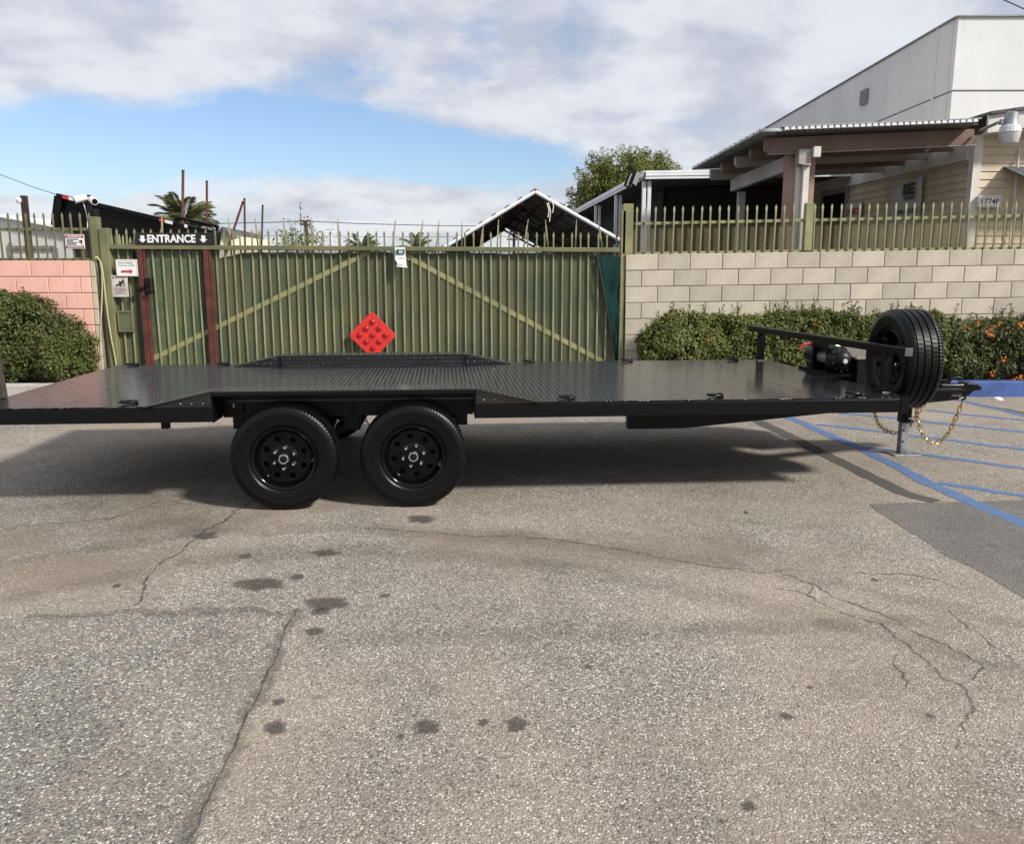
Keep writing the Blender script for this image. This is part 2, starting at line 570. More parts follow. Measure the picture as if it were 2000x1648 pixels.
class MB:
    def __init__(self):
        self.v, self.f = [], []

    def add(self, vs, fs):
        o = len(self.v)
        self.v += [tuple(p) for p in vs]
        self.f += [tuple(i + o for i in q) for q in fs]
        return self

    def box(self, lo, hi):
        x0, y0, z0 = lo
        x1, y1, z1 = hi
        return self.add([(x0, y0, z0), (x1, y0, z0), (x1, y1, z0), (x0, y1, z0), (x0, y0, z1), (x1, y0, z1), (x1, y1, z1), (x0, y1, z1)],
                        [(0, 3, 2, 1), (4, 5, 6, 7), (0, 1, 5, 4), (1, 2, 6, 5), (2, 3, 7, 6), (3, 0, 4, 7)])

    def hexa(self, p):
        """8 corners, bottom ring then top ring"""
        return self.add(p, [(0, 3, 2, 1), (4, 5, 6, 7), (0, 1, 5, 4), (1, 2, 6, 5), (2, 3, 7, 6), (3, 0, 4, 7)])

    def beam(self, a, b, w, h, up=(0, 0, 1)):
        """rectangular bar from a to b; w sideways, h along up"""
        a, b = Vector(a), Vector(b)
        d = (b - a).normalized()
        s = d.cross(Vector(up))
        if s.length < 1e-4:
            s = d.cross(Vector((1, 0, 0)))
        s = s.normalized() * (w / 2)
        t = s.cross(d).normalized() * (h / 2)
        return self.hexa([a - s - t, a + s - t, b + s - t, b - s - t, a - s + t, a + s + t, b + s + t, b - s + t])

    def prism(self, poly, fn, d0, d1):
        """extrude a 2-D outline; fn(p, q, d) gives the point"""
        n = len(poly)
        vs = [fn(p, q, d0) for p, q in poly] + [fn(p, q, d1) for p, q in poly]
        fs = [(i, (i + 1) % n, n + (i + 1) % n, n + i) for i in range(n)]
        fs += [tuple(range(n))[::-1], tuple(range(n, 2 * n))]
        return self.add(vs, fs)

    def tube(self, pts, r, n=8, cap=True, closed=False):
        pts = [Vector(p) for p in pts]
        m = len(pts)
        rr = r if isinstance(r, (list, tuple)) else [r] * m
        vs, fs = [], []
        prev = None
        for i, p in enumerate(pts):
            if closed:
                d = pts[(i + 1) % m] - pts[i - 1]
            else:
                d = pts[min(i + 1, m - 1)] - pts[max(i - 1, 0)]
            d.normalize()
            if prev is None:
                s = d.cross(Vector((0, 0, 1)))
                if s.length < 1e-3:
                    s = d.cross(Vector((1, 0, 0)))
            else:
                s = prev - d * prev.dot(d)
            s.normalize()
            prev = s
            t = d.cross(s)
            for k in range(n):
                a = 2 * PI * k / n
                vs.append(p + (s * math.cos(a) + t * math.sin(a)) * rr[i])
        rings = m if closed else m - 1
        for i in range(rings):
            j = (i + 1) % m
            for k in range(n):
                fs.append((i * n + k, i * n + (k + 1) % n, j * n + (k + 1) % n, j * n + k))
        if cap and not closed:
            fs += [tuple(range(n))[::-1], tuple(range((m - 1) * n, m * n))]
        return self.add(vs, fs)

    def lathe(self, prof, c=(0, 0, 0), axis='y', n=48, closed=False, mod=None):
        """prof: (radius, height) pairs turned about axis"""
        vs, fs = [], []
        m = len(prof)
        for k in range(n):
            a = 2 * PI * k / n
            for i, (r, h) in enumerate(prof):
                if mod:
                    r = mod(i, k, r)
                ca, sa = math.cos(a) * r, math.sin(a) * r
                if axis == 'y':
                    p = (c[0] + ca, c[1] + h, c[2] + sa)
                elif axis == 'z':
                    p = (c[0] + ca, c[1] + sa, c[2] + h)
                else:
                    p = (c[0] + h, c[1] + ca, c[2] + sa)
                vs.append(p)
        for k in range(n):
            j = (k + 1) % n
            for i in range(m if closed else m - 1):
                i2 = (i + 1) % m
                fs.append((k * m + i, k * m + i2, j * m + i2, j * m + i))
        return self.add(vs, fs)

    def mesh(self, name, smooth=False, angle=35, recalc=True):
        me = bpy.data.meshes.new(name)
        me.from_pydata(self.v, [], self.f)
        if recalc:
            bm = bmesh.new()
            bm.from_mesh(me)
            bmesh.ops.remove_doubles(bm, verts=bm.verts, dist=1e-6)
            bmesh.ops.recalc_face_normals(bm, faces=bm.faces)
            bm.to_mesh(me)
            bm.free()
        if smooth:
            me.polygons.foreach_set('use_smooth', [True] * len(me.polygons))
            me.set_sharp_from_angle(angle=math.radians(angle))
        me.update()
        return me


OFF = {}


def link(name, me, mat, parent=None, loc=None, rot=None, scale=None):
    o = bpy.data.objects.new(name, me)
    COL.objects.link(o)
    if me is not None and mat and not me.materials:
        me.materials.append(MATS[mat])
    if parent:
        o.parent = parent
        OFF[o.name] = OFF.get(parent.name, Vector((0, 0, 0)))
    if loc is not None:
        o.location = loc
    if rot is not None:
        o.rotation_euler = rot
    if scale is not None:
        o.scale = scale
    return o


def part(name, mb, mat, parent, smooth=False, angle=35, bevel=0.0, seg=1, kind=None, local=False):
    """mesh given in world coordinates (or in the thing's own axes when local) becomes a part of parent"""
    off = Vector((0, 0, 0)) if local else OFF.get(parent.name, Vector((0, 0, 0)))
    if off.length:
        mb.v = [(p[0] - off.x, p[1] - off.y, p[2] - off.z) for p in mb.v]
    o = link(name, mb.mesh(name, smooth, angle), mat, parent)
    if bevel:
        bv = o.modifiers.new('bevel', 'BEVEL')
        bv.width, bv.segments, bv.limit_method = bevel, seg, 'ANGLE'
        bv.angle_limit = math.radians(40)
    if kind:
        o['kind'] = kind
    return o


def thing(name, label, cat, loc=(0, 0, 0), rotz=0.0, group=None):
    o = bpy.data.objects.new(name, None)
    COL.objects.link(o)
    o.empty_display_size = 0.2
    o.location = loc
    o.rotation_euler = (0, 0, rotz)
    o['label'] = label
    o['category'] = cat
    if group:
        o['group'] = group
    OFF[o.name] = Vector(loc)
    return o


def struct(name, mb, mat, label=None, smooth=False):
    o = link(name, mb.mesh(name, smooth), mat)
    o['kind'] = 'structure'
    if label:
        o['label'] = label
    return o


def np_mesh(name, V, Fq, mat, parent=None, smooth=False, kind=None):
    """big meshes from arrays; Fq has 3 or 4 columns"""
    me = bpy.data.meshes.new(name)
    V = np.asarray(V, dtype=np.float32)
    Fq = np.asarray(Fq, dtype=np.int32)
    if parent is not None:
        off = OFF.get(parent.name, Vector((0, 0, 0)))
        V = V - np.array(off, dtype=np.float32)
    k = Fq.shape[1]
    me.vertices.add(len(V))
    me.vertices.foreach_set('co', V.ravel())
    me.loops.add(Fq.size)
    me.loops.foreach_set('vertex_index', Fq.ravel())
    me.polygons.add(len(Fq))
    me.polygons.foreach_set('loop_start', np.arange(0, Fq.size, k, dtype=np.int32))
    me.polygons.foreach_set('loop_total', np.full(len(Fq), k, dtype=np.int32))
    if smooth:
        me.polygons.foreach_set('use_smooth', np.ones(len(Fq), dtype=bool))
    me.update(calc_edges=True)
    me.validate()
    o = link(name, me, mat, parent)
    if kind:
        o['kind'] = kind
    return o


DG = None


def lettering(name, s, p0, right, up, w, h, mat, parent, bold=0.0, proud=0.004):
    """text stretched to w x h, its lower left corner at p0"""
    cu = bpy.data.curves.new('t', 'FONT')
    cu.body = s
    cu.size = 1.0
    cu.offset = bold
    cu.resolution_u = 3
    o = bpy.data.objects.new('t', cu)
    COL.objects.link(o)
    bpy.context.view_layer.update()
    me = bpy.data.meshes.new_from_object(o.evaluated_get(bpy.context.evaluated_depsgraph_get()))
    bpy.data.objects.remove(o)
    bpy.data.curves.remove(cu)
    co = np.empty(len(me.vertices) * 3, dtype=np.float32)
    me.vertices.foreach_get('co', co)
    co = co.reshape(-1, 3)
    lo, hi = co.min(0), co.max(0)
    q = (co - lo) / np.maximum(hi - lo, 1e-6)
    right, up = Vector(right).normalized(), Vector(up).normalized()
    nrm = right.cross(up)
    base = Vector(p0) + nrm * proud - OFF.get(parent.name, Vector((0, 0, 0)))
    P = np.array(base)[None] + q[:, :1] * w * np.array(right)[None] + q[:, 1:2] * h * np.array(up)[None]
    me.vertices.foreach_set('co', P.astype(np.float32).ravel())
    me.update()
    me.name = name
    return link(name, me, mat, parent)


def flat(name, poly, p0, right, up, mat, parent, proud=0.004, thick=0.0015):
    """flat printed shape: outline in metres in the (right, up) frame at p0"""
    right, up = Vector(right).normalized(), Vector(up).normalized()
    nrm = right.cross(up)
    mb = MB()
    mb.prism(poly, lambda a, b, d: Vector(p0) + right * a + up * b + nrm * d, proud, proud + thick)
    return part(name, mb, mat, parent)


def rect(x0, y0, x1, y1):
    return [(x0, y0), (x1, y0), (x1, y1), (x0, y1)]


XR, ZU = Vector((1, 0, 0)), Vector((0, 0, 1))

# ------------------------------------------------------------------ ground
mb = MB()
S = 900.0
xs = [-S, -60, -20, 0, 20, 60, S]
for i in range(6):
    for j in range(6):
        mb.add([(xs[i], xs[j], 0), (xs[i + 1], xs[j], 0), (xs[i + 1], xs[j + 1], 0), (xs[i], xs[j + 1], 0)], [(0, 1, 2, 3)])
ground = struct('ground', mb, 'asphalt', 'worn grey brown asphalt yard with cracks and oil spots')


def masked(name, V, Fq, mask, mat, loc=(0, 0, 0)):
    me = bpy.data.meshes.new(name)
    me.from_pydata(V, [], Fq)
    a = me.attributes.new('mask', 'FLOAT', 'POINT')
    a.data.foreach_set('value', mask)
    me.update()
    return link(name, me, mat, ground, loc=loc)


def ribbon(name, pix, width, mat, z=0.004, jit=0.15, step=0.10, taper=False, wander=None, jag=0.0):
    pts = [atz(u, v) for u, v in pix]
    dense = []
    for a, b in zip(pts[:-1], pts[1:]):
        k = max(1, int((b - a).length / step))
        for i in range(k):
            dense.append(a.lerp(b, i / k))
    dense.append(pts[-1])
    V, Fq, M = [], [], []
    n = len(dense)
    seed = random.random() * 50
    wander = jit if wander is None else wander
    for i, p in enumerate(dense):
        d = dense[min(i + 1, n - 1)] - dense[max(i - 1, 0)]
        s = Vector((-d.y, d.x, 0)).normalized()
        w = width * (1 + jit * mnoise.noise(Vector((p.x * 5, p.y * 5, seed))))
        if taper:
            w *= 0.45 + 0.55 * math.sin(PI * min(max(i / (n - 1), 0.03), 0.97)) ** 0.5
        c = p + s * (width * wander * (mnoise.noise(Vector((p.x * 4, p.y * 4, seed + 9))) + 0.6 * mnoise.noise(Vector((p.x * 17, p.y * 17, seed + 3)))))
        c = c + s * (jag * (mnoise.noise(Vector((p.x * 7, p.y * 7, seed + 21))) + 0.8 * mnoise.noise(Vector((p.x * 23, p.y * 23, seed + 31)))))
        for q, mk in ((-1, 0.0), (-0.7, 0.75), (0, 1.0), (0.7, 0.75), (1, 0.0)):
            V.append((c.x + s.x * w * 0.6 * q, c.y + s.y * w * 0.6 * q, z))
            M.append(mk)
    for i in range(n - 1):
        for k in range(4):
            Fq.append((5 * i + k, 5 * i + k + 1, 5 * i + 6 + k, 5 * i + 5 + k))
    return masked(name, V, Fq, M, mat)


def blob(name, u, v, ru, rv, mat, z, n=36, rough=0.55):
    c, ex, ey = atz(u, v), atz(u + ru, v), atz(u, v - rv)
    a, b = (ex - c).length * 1.15, (ey - c).length * 1.15
    seed = random.random() * 99
    V, M, Fq = [(0, 0, 0)], [1.0], []
    rings = (0.35, 0.62, 0.82, 1.0)
    for ri, rr in enumerate(rings):
        for i in range(n):
            t = 2 * PI * i / n
            k = rr * (1 + rough * rr * mnoise.noise(Vector((math.cos(t) * 1.9, math.sin(t) * 1.9, seed))))
            V.append((math.cos(t) * a * k, math.sin(t) * b * k, 0))
            M.append((0.95, 0.75, 0.40, 0.0)[ri] if ri else 1.0)
    Fq += [(0, 1 + i, 1 + (i + 1) % n) for i in range(n)]
    for ri in range(3):
        o = 1 + ri * n
        Fq += [(o + i, o + n + i, o + n + (i + 1) % n, o + (i + 1) % n) for i in range(n)]
    M[-n:] = [-0.6] * n
    return masked(name, V, Fq, M, mat, (c.x, c.y, z))


def zpix(lst, s=1.99, ox=0, oy=820):
    return [(x / s + ox, y / s + oy) for x, y in lst]


m = MB()
m.add([(-30, 11.72, 0.004), (30, 11.72, 0.004), (30, 45, 0.004), (-30, 45, 0.004)], [(0, 1, 2, 3)])  # extra floor sheet, darkened to cut bounce light behind the gate
struct('bounce_cut_floor', m, 'bounce_cut_asphalt', 'unseen dark floor sheet added behind the gate and walls to limit bounce light')
# asphalt patch on the right and the tar strip
pp = [atz(u, v) for u, v in ((1695, 985), (1765, 982), (1850, 981), (2000, 977), (2300, 972), (2800, 962), (2800, 1500), (2500, 1480), (2300, 1355), (2200, 1288), (2000, 1170), (1955, 1140), (1905, 1112), (1850, 1085), (1800, 1052), (1745, 1020))]
m = MB()
fine = []
for a, b in zip(pp, pp[1:] + pp[:1]):
    k = max(1, int((b - a).length / 0.08))
    for i in range(k):
        p = a.lerp(b, i / k)
        fine.append((p.x + 0.02 * mnoise.noise(p * 9), p.y + 0.02 * mnoise.noise(p * 9 + Vector((5, 5, 5))), 0.0018))
m.add(fine, [tuple(range(len(fine)))])
part('asphalt_patch', m, 'patch_asphalt', ground)
ribbon('tar_strip', [(1455, 813), (1481, 824), (1535, 848), (1610, 887), (1700, 932), (1760, 962), (1829, 980)], 0.135, 'tar_worn', 0.0024, 0.15, 0.03)
ribbon('tar_strip', [(1905, 790), (1950, 797), (2000, 806), (2100, 822)], 0.10, 'tar_worn', 0.0024, 0.4, 0.03)
# blue parking lines
for pix, w in (([(1500, 799), (1541, 816), (1620, 850), (1700, 884), (1790, 932), (1870, 968), (1940, 998), (2010, 1026), (2200, 1104), (2500, 1240)], 0.122),
               ([(1871, 781), (1935, 796), (2000, 812), (2200, 860)], 0.100),
               ([(1811, 801), (1900, 811), (2000, 821), (2200, 842)], 0.100),
               ([(1640, 807), (1730, 815), (1811, 824), (2000, 844), (2200, 866)], 0.100),
               ([(1595, 829), (1680, 838), (1757, 848), (2000, 878), (2200, 904)], 0.100),
               ([(1685, 873), (1800, 888), (2000, 915), (2200, 945)], 0.100),
               ([(1832, 943), (1900, 953), (2000, 969), (2200, 1003)], 0.100)):
    ribbon('paint_line', pix, w, 'blue_paint', 0.0030 if w > 0.11 else 0.0036, 0.22, 0.05)
# cracks
R_ = lambda l: zpix(l, 1.99, 1000, 820)
L_ = lambda l: zpix(l, 1.99, 0, 820)
for pix, w in ((R_([(-640, 420), (-500, 425), (-360, 440), (-120, 455), (0, 450), (220, 470), (480, 515), (640, 545), (760, 570), (870, 580), (960, 600)]), 0.016),
               (R_([(960, 600), (1020, 585), (1130, 590), (1300, 595), (1550, 605), (1650, 630), (1740, 655), (1830, 655)]), 0.014),
               (R_([(1020, 585), (1100, 615), (1160, 640), (1240, 685), (1350, 725), (1480, 770), (1600, 840), (1720, 890), (1800, 935), (1830, 960), (1790, 1010)]), 0.014),
               (R_([(1030, 650), (1150, 680), (1230, 725), (1340, 770), (1430, 790), (1500, 850), (1590, 920), (1680, 1000), (1740, 1030), (1770, 1060), (1780, 1120), (1740, 1200), (1730, 1280)]), 0.015),
               (R_([(1690, 740), (1770, 800), (1850, 860), (1990, 960)]), 0.010),
               (R_([(1160, 640), (1150, 680), (1230, 725)]), 0.010),
               (R_([(1500, 890), (1490, 950), (1540, 1040)]), 0.010),
               (L_([(20, 430), (100, 410), (300, 400), (430, 385), (520, 350), (640, 315), (700, 325), (760, 340)]), 0.016),
               (L_([(530, 720), (560, 620), (640, 550), (720, 500), (800, 440), (870, 390), (980, 310)]), 0.022)):
    ribbon('crack', pix, w * 0.9, 'crack', 0.0032, 0.9, 0.015, True, 1.3, 0.022)
ribbon('joint', L_([(1155, 735), (1100, 820), (1060, 950), (990, 1100), (920, 1230), (850, 1400), (790, 1500), (740, 1640), (700, 1750)]), 0.075, 'joint', 0.0028, 0.5, 0.03)
ribbon('crack', L_([(1155, 735), (1105, 820), (1062, 950), (990, 1100), (922, 1230), (852, 1400), (790, 1500), (740, 1640)]), 0.009, 'crack', 0.0034, 0.9, 0.012, False, 1.0, 0.007)
ribbon('joint', L_([(100, 765), (260, 765), (400, 758), (560, 745), (760, 740), (960, 742), (1140, 748)]), 0.09, 'joint', 0.0028, 0.6, 0.03, True)
# broad areas of dust and wear, then oil stains
for u, v, a, b in ((150, 1085, 360, 75), (380, 1000, 260, 38), (1900, 1600, 260, 115), (1120, 1065, 470, 45)):
    blob('dust', u, v, a, b, 'dust', 0.0012)
for pix, w in (([(-60, 1010), (120, 985), (330, 965), (420, 960)], 0.30), ([(-60, 1120), (150, 1075), (380, 1040), (640, 1030), (1000, 1050), (1500, 1110), (2050, 1230)], 0.26), ([(-60, 1190), (200, 1130), (420, 1085), (700, 1075), (1050, 1100), (1500, 1180), (2050, 1330)], 0.26),
               ([(600, 1250), (1000, 1240), (1400, 1230), (1800, 1210)], 0.22)):
    ribbon('tyre_mark', pix, w, 'tyre_mark', 0.0016, 0.4, 0.08, True, 0.1)
gp = [atz(u, v) for u, v in ((-500, 1225), (0, 1206), (140, 1203), (300, 1197), (480, 1193), (578, 1192), (552, 1240), (530, 1300), (497, 1375), (462, 1440), (428, 1525), (397, 1575), (372, 1645), (330, 1760), (-600, 1760))]
m = MB()
fine = []
for a, b in zip(gp, gp[1:] + gp[:1]):
    k = max(1, int((b - a).length / 0.05))
    for i in range(k):
        p = a.lerp(b, i / k)
        fine.append((p.x + 0.016 * mnoise.noise(p * 11), p.y + 0.016 * mnoise.noise(p * 11 + Vector((5, 5, 5))), 0.0008))
m.add(fine, [tuple(range(len(fine)))])
part('asphalt_patch', m, 'asphalt_grey', ground)
for x, y, a, b in ((1015, 638, 118, 30), (1155, 610, 34, 12), (1275, 715, 105, 30), (1245, 745, 46, 16), (1225, 820, 46, 18), (1085, 1095, 32, 17), (1073, 1195, 52, 32), (1660, 1190, 56, 36),
                   (1880, 1175, 26, 16), (1560, 1230, 18, 12), (955, 530, 30, 12), (800, 452, 60, 16), (1640, 385, 60, 20), (455, 645, 22, 9), (1500, 683, 24, 9), (1270, 517, 60, 16)):
    u, v = L_([(x, y)])[0]
    blob('oil_stain', u, v, a / 1.99, b / 1.99, 'stain', 0.0042)
for x, y, a, b in ((20, 1182, 58, 34), (1068, 1152, 34, 17), (920, 1500, 34, 26), (1160, 1040, 16, 8), (1410, 622, 16, 8), (1625, 1150, 16, 10), (295, 960, 20, 10), (910, 360, 12, 7), (430, 1505, 14, 9), (815, 1560, 14, 9)):
    u, v = R_([(x, y)])[0]
    blob('oil_stain', u, v, a / 1.99, b / 1.99, 'stain', 0.0042)

# ------------------------------------------------------------------ the trailer (own axes: a along, t across away from the camera, z up)
YAW, Z0 = 0.0825, 5.636
A0, A1, WID, HD = -3.59, 2.847, 2.605, 0.7264
trailer = thing('flatbed_trailer', 'long black flatbed car trailer with diamond plate deck and two axles', 'trailer', (0, Z0, 0), YAW)
RZ = Matrix.Rotation(YAW, 4, 'Z')


def TW(a, t, z):
    return RZ @ Vector((a, t, z)) + Vector((0, Z0, 0))


def tp(name, mb, mat, parent=None, **kw):
    return part(name, mb, mat, parent or trailer, local=True, **kw)


LUG_V = np.array([(0.5, 0, 0), (0.2, 0.5, 0), (-0.2, 0.5, 0), (-0.5, 0, 0), (-0.2, -0.5, 0), (0.2, -0.5, 0), (0.22, 0, 1), (-0.22, 0, 1)])
LUG_F = np.array([(0, 1, 6), (1, 2, 7), (1, 7, 6), (2, 3, 7), (3, 4, 7), (4, 5, 6), (4, 6, 7), (5, 0, 6)])


def lugs(name, segs, mat, parent, pitch=0.034, length=0.031, width=0.0085, height=0.0015, off=None):
    """raised tread lugs on flat faces; segs: (origin, U, V, lenU, lenV, mask(u, v) or None)"""
    VV, FF, base = [], [], 0
    for O, U, V, lu, lv, mask in segs:
        O, U, V = np.array(O, float), np.array(U, float), np.array(V, float)
        U /= np.linalg.norm(U)
        V /= np.linalg.norm(V)
        Nn = np.cross(U, V)
        nu, nv = int((lu - 0.01) / pitch), int((lv - 0.01) / pitch)
        if nu < 1 or nv < 1:
            continue
        I, J = np.meshgrid(np.arange(nu), np.arange(nv), indexing='ij')
        cu, cv = ((I + 0.5) * lu / nu).ravel(), ((J + 0.5) * lv / nv).ravel()
        par = ((I + J) % 2).ravel()
        if mask is not None:
            k = np.array([mask(a, b) for a, b in zip(cu, cv)])
            cu, cv, par = cu[k], cv[k], par[k]
        ang = np.where(par == 0, PI / 4, -PI / 4)
        ca, sa = np.cos(ang), np.sin(ang)
        lx, ly, lz = LUG_V[:, 0] * length, LUG_V[:, 1] * width, LUG_V[:, 2] * height
        pu = cu[:, None] + ca[:, None] * lx - sa[:, None] * ly
        pv = cv[:, None] + sa[:, None] * lx + ca[:, None] * ly
        P = O + pu[..., None] * U + pv[..., None] * V + lz[None, :, None] * Nn
        n = len(cu)
        VV.append(P.reshape(-1, 3))
        FF.append((LUG_F[None] + (np.arange(n) * 8)[:, None, None]).reshape(-1, 3) + base)
        base += n * 8
    me_o = np_mesh(name, np.concatenate(VV), np.concatenate(FF), mat, None)
    me_o.parent = parent
    me_o['kind'] = 'stuff'
    return me_o


FR0, FR1, FR2, FR3 = -2.42, -2.015, -0.247, 0.16      # fender ramp start, flat start, flat end, ramp end
HF = 0.826
TN, TF = 0.22, 2.385                                    # inner faces of near and far fender
# deck plate
mb = MB()
mb.box((A0, 0.004, HD - 0.009), (FR0, WID - 0.004, HD))
mb.box((FR0, TN, HD - 0.009), (FR3, TF, HD))
mb.box((FR3, 0.004, HD - 0.009), (A1 - 0.004, WID - 0.004, HD))
deck = tp('deck_plate', mb, 'deck_paint')
lugs('tread_lugs', [((A0, 0.01, HD), (1, 0, 0), (0, 1, 0), FR0 - A0, WID - 0.02, None),
                    ((FR0, TN + 0.01, HD), (1, 0, 0), (0, 1, 0), FR3 - FR0, TF - TN - 0.02, None),
                    ((FR3, 0.01, HD), (1, 0, 0), (0, 1, 0), A1 - FR3, WID - 0.02, None)], 'deck_paint', deck)
# seams between the deck sheets
for a in (-3.02, -1.2, 0.02, 1.24, 2.2):
    mb = MB()
    mb.box((a - 0.003, TN + 0.02 if FR0 < a < FR3 else 0.02, HD), (a + 0.003, TF - 0.02 if FR0 < a < FR3 else WID - 0.02, HD + 0.0012))
    tp('seam', mb, 'deck_paint', deck)
# side rails
for t0, t1 in ((-0.004, 0.050), (WID - 0.050, WID + 0.004)):
    for a, b in ((A0, FR1), (FR2, A1)):
        mb = MB()
        mb.box((a, t0, 0.617), (b, t1, HD - 0.0115))
        tp('side_rail', mb, 'frame_paint', bevel=0.006, seg=2)
for a in (A0, A1):
    mb = MB()
    mb.box((a - 0.001 if a < 0 else a - 0.052, 0.052, 0.619), (a + 0.05 if a < 0 else a + 0.002, WID - 0.052, HD - 0.012))
    tp('end_rail', mb, 'frame_paint', bevel=0.005, seg=2)
mb = MB()
mb.box((A1 - 0.055, -0.008, 0.612), (A1 + 0.004, -0.003, HD + 0.004))
tp('corner_plate', mb, 'frame_paint')
# weld beads along the deck edge
for k in range(26):
    a = random.choice((random.uniform(A0 + 0.1, FR0 - 0.05), random.uniform(FR3 + 0.1, A1 - 0.1), random.uniform(FR3 + 0.1, A1 - 0.1)))
    ln = random.uniform(0.03, 0.09)
    mb = MB()
    mb.tube([(a + i * ln / 6, 0.002 + random.uniform(-0.002, 0.002), HD - 0.003 + random.uniform(-0.001, 0.001)) for i in range(7)], 0.0045, 6)
    tp('weld_bead', mb, 'weld' if k % 3 == 0 else 'frame_paint')
# raised drive-over fenders
for near in (True, False):
    t0, t1 = (-0.028, TN) if near else (TF, WID + 0.028)
    prof = [(FR0 - 0.03, HD + 0.0012), (FR0, HD + 0.006), (FR1, HF), (FR2, HF), (FR3, HD + 0.006), (FR3 + 0.03, HD + 0.0012),
            (FR3, HD + 0.001), (FR2 - 0.002, HF - 0.009), (FR1 + 0.002, HF - 0.009), (FR0, HD + 0.001)]
    mb = MB()
    mb.prism(prof, lambda p, q, d: (p, d, q), t0, t1)
    fen = tp('fender_top', mb, 'deck_paint')
    sl = math.hypot(FR1 - FR0, HF - HD - 0.006)
    up1 = ((FR1 - FR0), 0, HF - HD - 0.006)
    dn1 = ((FR3 - FR2), 0, -(HF - HD - 0.006))
    lugs('tread_lugs', [((FR1, t0 + 0.005, HF), (1, 0, 0), (0, 1, 0), FR2 - FR1, t1 - t0 - 0.01, None),
                        ((FR0, t0 + 0.005, HD + 0.006), up1, (0, 1, 0), sl, t1 - t0 - 0.01, None),
                        ((FR2, t0 + 0.005, HF), dn1, (0, 1, 0), sl, t1 - t0 - 0.01, None)], 'deck_paint', fen)
    # diamond plate on the slanted ends, outer side
    ts = -0.006 if near else WID + 0.006
    for k, (a, b) in enumerate(((FR0, FR1), (FR3, FR2))):
        mb = MB()
        mb.prism([(a, HD - 0.008), (b, HD - 0.008), (b, HF - 0.010)], lambda p, q, d: (p, d, q), ts, ts + (0.006 if near else -0.006))
        pl = tp('fender_side', mb, 'tread_paint')
        if near:
            lo, hi = min(a, b), max(a, b)
            h = HF - 0.012 - HD

            def msk(u, v, lo=lo, hi=hi, a=a, b=b, h=h):
                x = lo + u
                f = (x - a) / (b - a)
                return v < f * h - 0.010 + 0.004
            lugs('tread_lugs', [((lo, ts, HD - 0.004), (1, 0, 0), (0, 0, 1), hi - lo, h, msk)], 'tread_paint', pl, 0.034, 0.040, 0.0110, 0.0062)
    # inner face seen across the deck
    ti = TN if near else TF
    mb = MB()
    mb.prism([(FR0, HD + 0.0015), (FR3, HD + 0.0015), (FR2, HF - 0.0095), (FR1, HF - 0.0095)], lambda p, q, d: (p, d, q), ti - 0.003, ti + 0.004)
    pl = tp('fender_side', mb, 'frame_paint' if near else 'tread_paint')
    if not near:
        h = HF - HD - 0.012

        def msk2(u, v, h=h):
            x = FR0 + u
            f = min((x - FR0) / (FR1 - FR0), (FR3 - x) / (FR3 - FR2), 1.0)
            return v < f * h
        lugs('tread_lugs', [((FR0, ti - 0.003, HD + 0.004), (1, 0, 0), (0, 0, 1), FR3 - FR0, h, msk2)], 'tread_paint', pl, 0.034, 0.038, 0.0105, 0.0058)
    # wheel well: inner wall, ends, rim of the opening
    tw0, tw1 = (0.245, 0.252) if near else (WID - 0.252, WID - 0.245)
    mb = MB()
    mb.box((FR1 + 0.012, tw0, 0.605), (FR2 - 0.012, tw1, HD - 0.011))
    tp('wheel_well', mb, 'frame_paint')
    for a in (FR1, FR2):
        mb = MB()
        s = 1 if a == FR1 else -1
        a += s * 0.001
        mb.box((min(a, a + s * 0.008), -0.002 if near else WID - 0.25, 0.612), (max(a, a + s * 0.008), 0.25 if near else WID + 0.002, HF - 0.0115))
        tp('end_plate', mb, 'frame_paint')
    te = (-0.026, -0.020) if near else (WID + 0.020, WID + 0.026)
    mb = MB()
    mb.box((FR1 + 0.01, te[0], HF - 0.030), (FR2 - 0.01, te[1], HF - 0.0095))
    tp('fender_lip', mb, 'frame_paint')
    if near:
        for a0_, a1_, z0_, z1_ in ((-2.005, -1.86, 0.64, 0.79), (-1.12, -1.10, 0.61, 0.80), (-1.86, -1.13, 0.775, 0.785), (-1.09, -0.27, 0.775, 0.785)):
            mb = MB()
            mb.box((a0_, 0.228, z0_), (a1_, 0.2435, z1_))
            tp('well_plate', mb, 'frame_paint', bevel=0.003)
        for a_, z_ in ((-1.945, 0.735), (-1.925, 0.745), (-1.925, 0.70), (-1.925, 0.685)):
            mb = MB()
            mb.lathe([(0, -0.006), (0.006, -0.006), (0.006, 0.0)], (a_, 0.227, z_), 'y', 8)
            tp('bolt', mb, 'steel')
